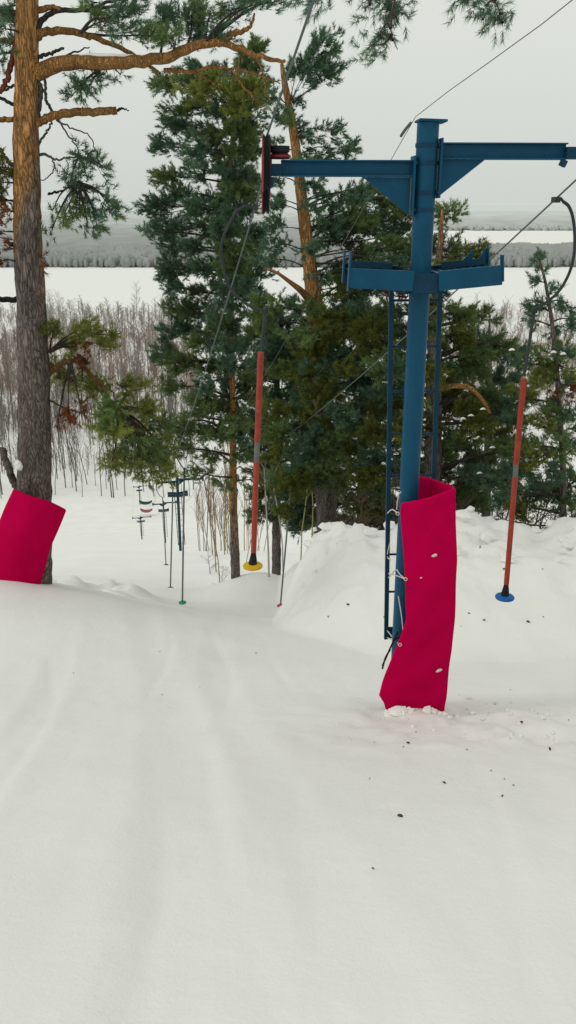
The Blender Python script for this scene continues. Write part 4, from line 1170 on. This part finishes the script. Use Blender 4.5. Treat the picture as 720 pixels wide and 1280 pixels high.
rows_ = []
lp = [(610, 18, 84), (635, 8, 81), (655, 0, 72), (682, -9, 63), (705, -17, 56), (722, -24, 50), (740, -27, 45)]
for t_ in np.linspace(0, 1, 18):
    row = []
    pyl_, = (np.interp(t_, np.linspace(0, 1, 7), [611, 632, 652, 676, 698, 716, 730]),)
    pyr_ = np.interp(t_, np.linspace(0, 1, 7), [636, 650, 664, 684, 706, 722, 739])
    xl = np.interp(t_, np.linspace(0, 1, 7), [18, 8, 0, -8, -14, -19, -22]); xr = np.interp(t_, np.linspace(0, 1, 7), [82.5, 77, 71, 62, 57, 52, 47])
    for u in np.linspace(0, 1, 16):
        py = pyl_ + (pyr_ - pyl_) * u
        Yd = 12.34 + 0.22 * (2 * u - 1) ** 2 + 0.02 * math.sin(8 * t_ + 4 * u)
        row.append(at(xl + (xr - xl) * u, py + 1.2 * math.sin(u * 7), Yd))
    rows_.append(row)
mo2 = tuple(at(35, 735, 12.4))
tag(sheet(rows_, 'safety_mat', CRIMSON, 0.06, mo2), 'crimson foam mat hung crooked against the trunk of the left pine', 'safety mat', 'crimson safety mats')

# snow clods at the foot of the mat, and crumbs of snow below the bank
def clod(x, Y, r_, lab, grp):
    v = []
    m = MB(); n1, n2 = 5, 7
    for i_ in range(n1):
        ph = math.pi * i_ / (n1 - 1)
        for j_ in range(n2):
            th = 2 * math.pi * j_ / n2
            q = r_ * (0.7 + 0.75 * rng.random() * math.sin(ph))
            v.append([q * math.sin(ph) * math.cos(th), q * math.sin(ph) * math.sin(th), q * 0.75 * math.cos(ph)])
    i_, j_ = np.meshgrid(np.arange(n1 - 1), np.arange(n2), indexing='ij')
    m.add(v, np.stack([i_ * n2 + j_, i_ * n2 + (j_ + 1) % n2, (i_ + 1) * n2 + (j_ + 1) % n2, (i_ + 1) * n2 + j_], -1).reshape(-1, 4))
    o = link('snow_clod', m.mesh('snow_clod', (0, 0, 0), r_ < 0.04), SNOW, None, (x, Y, G(x, Y) + r_ * 0.25)); o.rotation_euler = (0, 0, rng.random() * 6)
    tag(o, lab, 'snow clod', grp)
for px, py, r_ in ((486, 884, .05), (497, 880, .065), (505, 882, .055), (513, 886, .045), (534, 883, .05), (541, 886, .045), (549, 889, .03), (557, 880, .03)):
    q = at(px, py, 6.64); clod(q[0], 6.64, r_, 'clod of snow heaped against the bottom edge of the mat on the pylon', 'snow clods at the mat foot')
for _ in range(34):
    x_ = rng.uniform(0.4, 5.6); y_ = rng.uniform(13.0, 15.8); clod(x_, y_, rng.uniform(0.05, 0.16), 'frozen chunk of ploughed snow on the bank in front of the pines', 'snow chunks on the bank')
spots = [(x_, y_) for x_, y_ in zip(rng.uniform(0.9, 2.6, 40), rng.uniform(5.9, 7.6, 40))]
for x_, y_ in spots: clod(x_, y_, rng.uniform(0.012, 0.03), 'small crumb of snow scattered around the nearest pylon', 'snow crumbs around the pylon')

# bits of bark and cones lying on the snow
mb = MB()
bits = [(203, 869), (510, 930), (652, 905), (687, 938), (500, 1022), (600, 685), (630, 712), (435, 757), (410, 772), (480, 772), (555, 980), (200, 815), (92, 842), (320, 817), (586, 768), (678, 712), (600, 684), (605, 776), (660, 778), (628, 996), (466, 1088), (425, 905), (520, 916), (250, 860)]
for k_ in range(28):
    bits.append((rng.uniform(430, 720), rng.uniform(760, 1000)))
for px, py in bits:
    # find where the sight line meets the snow
    Ys = np.linspace(1.5, 26, 1200); q = np.array([at(px, py, y_) for y_ in (1.0,)])[0]
    hit = np.nonzero(q[2] * Ys < ground(q[0] * Ys, Ys))[0]
    if not len(hit): continue
    Y = Ys[hit[0]]; p = np.array([q[0] * Y, Y, 0]); p[2] = G(p[0], Y) + 0.006
    r_ = rng.uniform(0.005, 0.013) * (1.0 if py > 800 else 1.8) * (1.3 if (px, py) in bits[:20] else 0.6)
    an = rng.random() * 3.14; d_ = np.array([math.cos(an), math.sin(an), rng.normal() * 0.2])
    cc = np.array([0.06, 0.055, 0.045]) if rng.random() < 0.8 else np.array([0.03, 0.10, 0.06])
    mb.tube(spline([p - d_ * r_, p + np.array([0, 0, r_ * 0.4]), p + d_ * r_], 4), [r_ * .3, r_ * .55, r_ * .5, r_ * .2], 5, cc)
tag(build(mb, 'forest_litter', TWIG, smooth=True), 'dark bits of bark and needles scattered on the snow', 'litter', kind='stuff')

# two long rescue sledges lying far down on the slope
for (px, py, Y, colr, lab, w_) in ((182, 629, 158, (0.03, 0.075, 0.065), 'dark green sled lying far down at the foot of the slope', 16), (183, 639, 160, (0.36, 0.12, 0.13), 'faded red sled lying just below the green one at the foot of the slope', 15)):
    k_ = mpp(py, Y) * w_ / 2
    m = MB(); x = np.linspace(-1, 1, 13)
    rows2 = []
    prof2 = [(-0.45, 0.35), (-0.4, 0.0), (0.0, -0.05), (0.4, 0.0), (0.45, 0.35)]
    V = np.array([[[x_ * k_, y_ * (1 - 0.55 * abs(x_) ** 3), z_ + 0.45 * abs(x_) ** 2.5 + 0.12] for y_, z_ in prof2] for x_ in x])
    i_, j_ = np.meshgrid(np.arange(12), np.arange(4), indexing='ij'); a0_ = i_ * 5 + j_
    m.add(V.reshape(-1, 3), np.stack([a0_, a0_ + 1, a0_ + 6, a0_ + 5], -1).reshape(-1, 4), colr)
    p = at(px, py, Y)
    o = link('sled', m.mesh('sled', (0, 0, 0), True), mat_attr('sled_paint_%d' % py, 0.6), None, (p[0], Y, max(G(p[0], Y), p[2] - 0.3))); s_ = o.modifiers.new('thick', 'SOLIDIFY'); s_.thickness = 0.06
    tag(o, lab, 'sled')

# ------------------------------------------------------------------ light, sky, camera
sc = bpy.context.scene
w = bpy.data.worlds.new('World'); sc.world = w; w.use_nodes = True
N, L = w.node_tree.nodes, w.node_tree.links
bg = N['Background']; out = N['World Output']
SUN_EL, SUN_AZ = R(42), R(-105)
sky = N.new('ShaderNodeTexSky'); sky.sky_type = 'NISHITA'; sky.sun_disc = False; sky.sun_elevation = SUN_EL; sky.sun_rotation = SUN_AZ
sky.dust_density = 4.0; sky.air_density = 1.0
hs = N.new('ShaderNodeHueSaturation'); hs.inputs['Saturation'].default_value = 0.25
L.new(sky.outputs['Color'], hs.inputs['Color']); L.new(hs.outputs['Color'], bg.inputs['Color']); bg.inputs['Strength'].default_value = 0.06
# the closed cloud deck
tc = N.new('ShaderNodeTexCoord'); sp = N.new('ShaderNodeSeparateXYZ'); L.new(tc.outputs['Generated'], sp.inputs[0])
cr = N.new('ShaderNodeValToRGB'); e = cr.color_ramp.elements
e[0].position = 0.0; e[0].color = (0.70, 0.735, 0.695, 1); e[1].position = 0.30; e[1].color = (0.865, 0.895, 0.83, 1)
L.new(sp.outputs['Z'], cr.inputs['Fac'])
cl = N.new('ShaderNodeTexNoise'); cl.inputs['Scale'].default_value = 2.2; cl.inputs['Detail'].default_value = 4; L.new(tc.outputs['Generated'], cl.inputs['Vector'])
cm = N.new('ShaderNodeMapRange'); cm.inputs['To Min'].default_value = 0.95; cm.inputs['To Max'].default_value = 1.05; L.new(cl.outputs['Fac'], cm.inputs['Value'])
ml = N.new('ShaderNodeMixRGB'); ml.blend_type = 'MULTIPLY'; ml.inputs['Fac'].default_value = 1; L.new(cr.outputs['Color'], ml.inputs['Color1']); L.new(cm.outputs['Result'], ml.inputs['Color2'])
bg2 = N.new('ShaderNodeBackground'); bg2.inputs['Strength'].default_value = 1.0; L.new(ml.outputs['Color'], bg2.inputs['Color'])
mx = N.new('ShaderNodeMixShader'); mx.inputs['Fac'].default_value = 0.88
L.new(bg.outputs['Background'], mx.inputs[1]); L.new(bg2.outputs['Background'], mx.inputs[2]); L.new(mx.outputs['Shader'], out.inputs['Surface'])

sl = bpy.data.lights.new('sun', 'SUN'); sl.energy = 0.6; sl.angle = R(20); sl.color = (1, 0.97, 0.92)
so = bpy.data.objects.new('sun', sl); COL.objects.link(so)
dv = Vector((math.sin(SUN_AZ) * math.cos(SUN_EL), math.cos(SUN_AZ) * math.cos(SUN_EL), math.sin(SUN_EL)))
so.rotation_euler = dv.to_track_quat('Z', 'Y').to_euler()

cam = bpy.data.cameras.new('camera'); co = bpy.data.objects.new('camera', cam); COL.objects.link(co)
cam.sensor_fit = 'VERTICAL'; cam.sensor_height = 24.0; cam.sensor_width = 13.5; cam.lens = 24.0 * F / 1280.0
cam.clip_start = 0.05; cam.clip_end = 30000
co.location = (0, 0, 0); co.rotation_euler = (R(90) - TH, 0, 0)
sc.camera = co
sc.view_settings.view_transform = 'Standard'; sc.view_settings.look = 'None'; sc.view_settings.exposure = 0
sc.cycles.max_bounces = 8; sc.cycles.diffuse_bounces = 5; sc.cycles.transmission_bounces = 6
sc.cycles.use_denoising = True
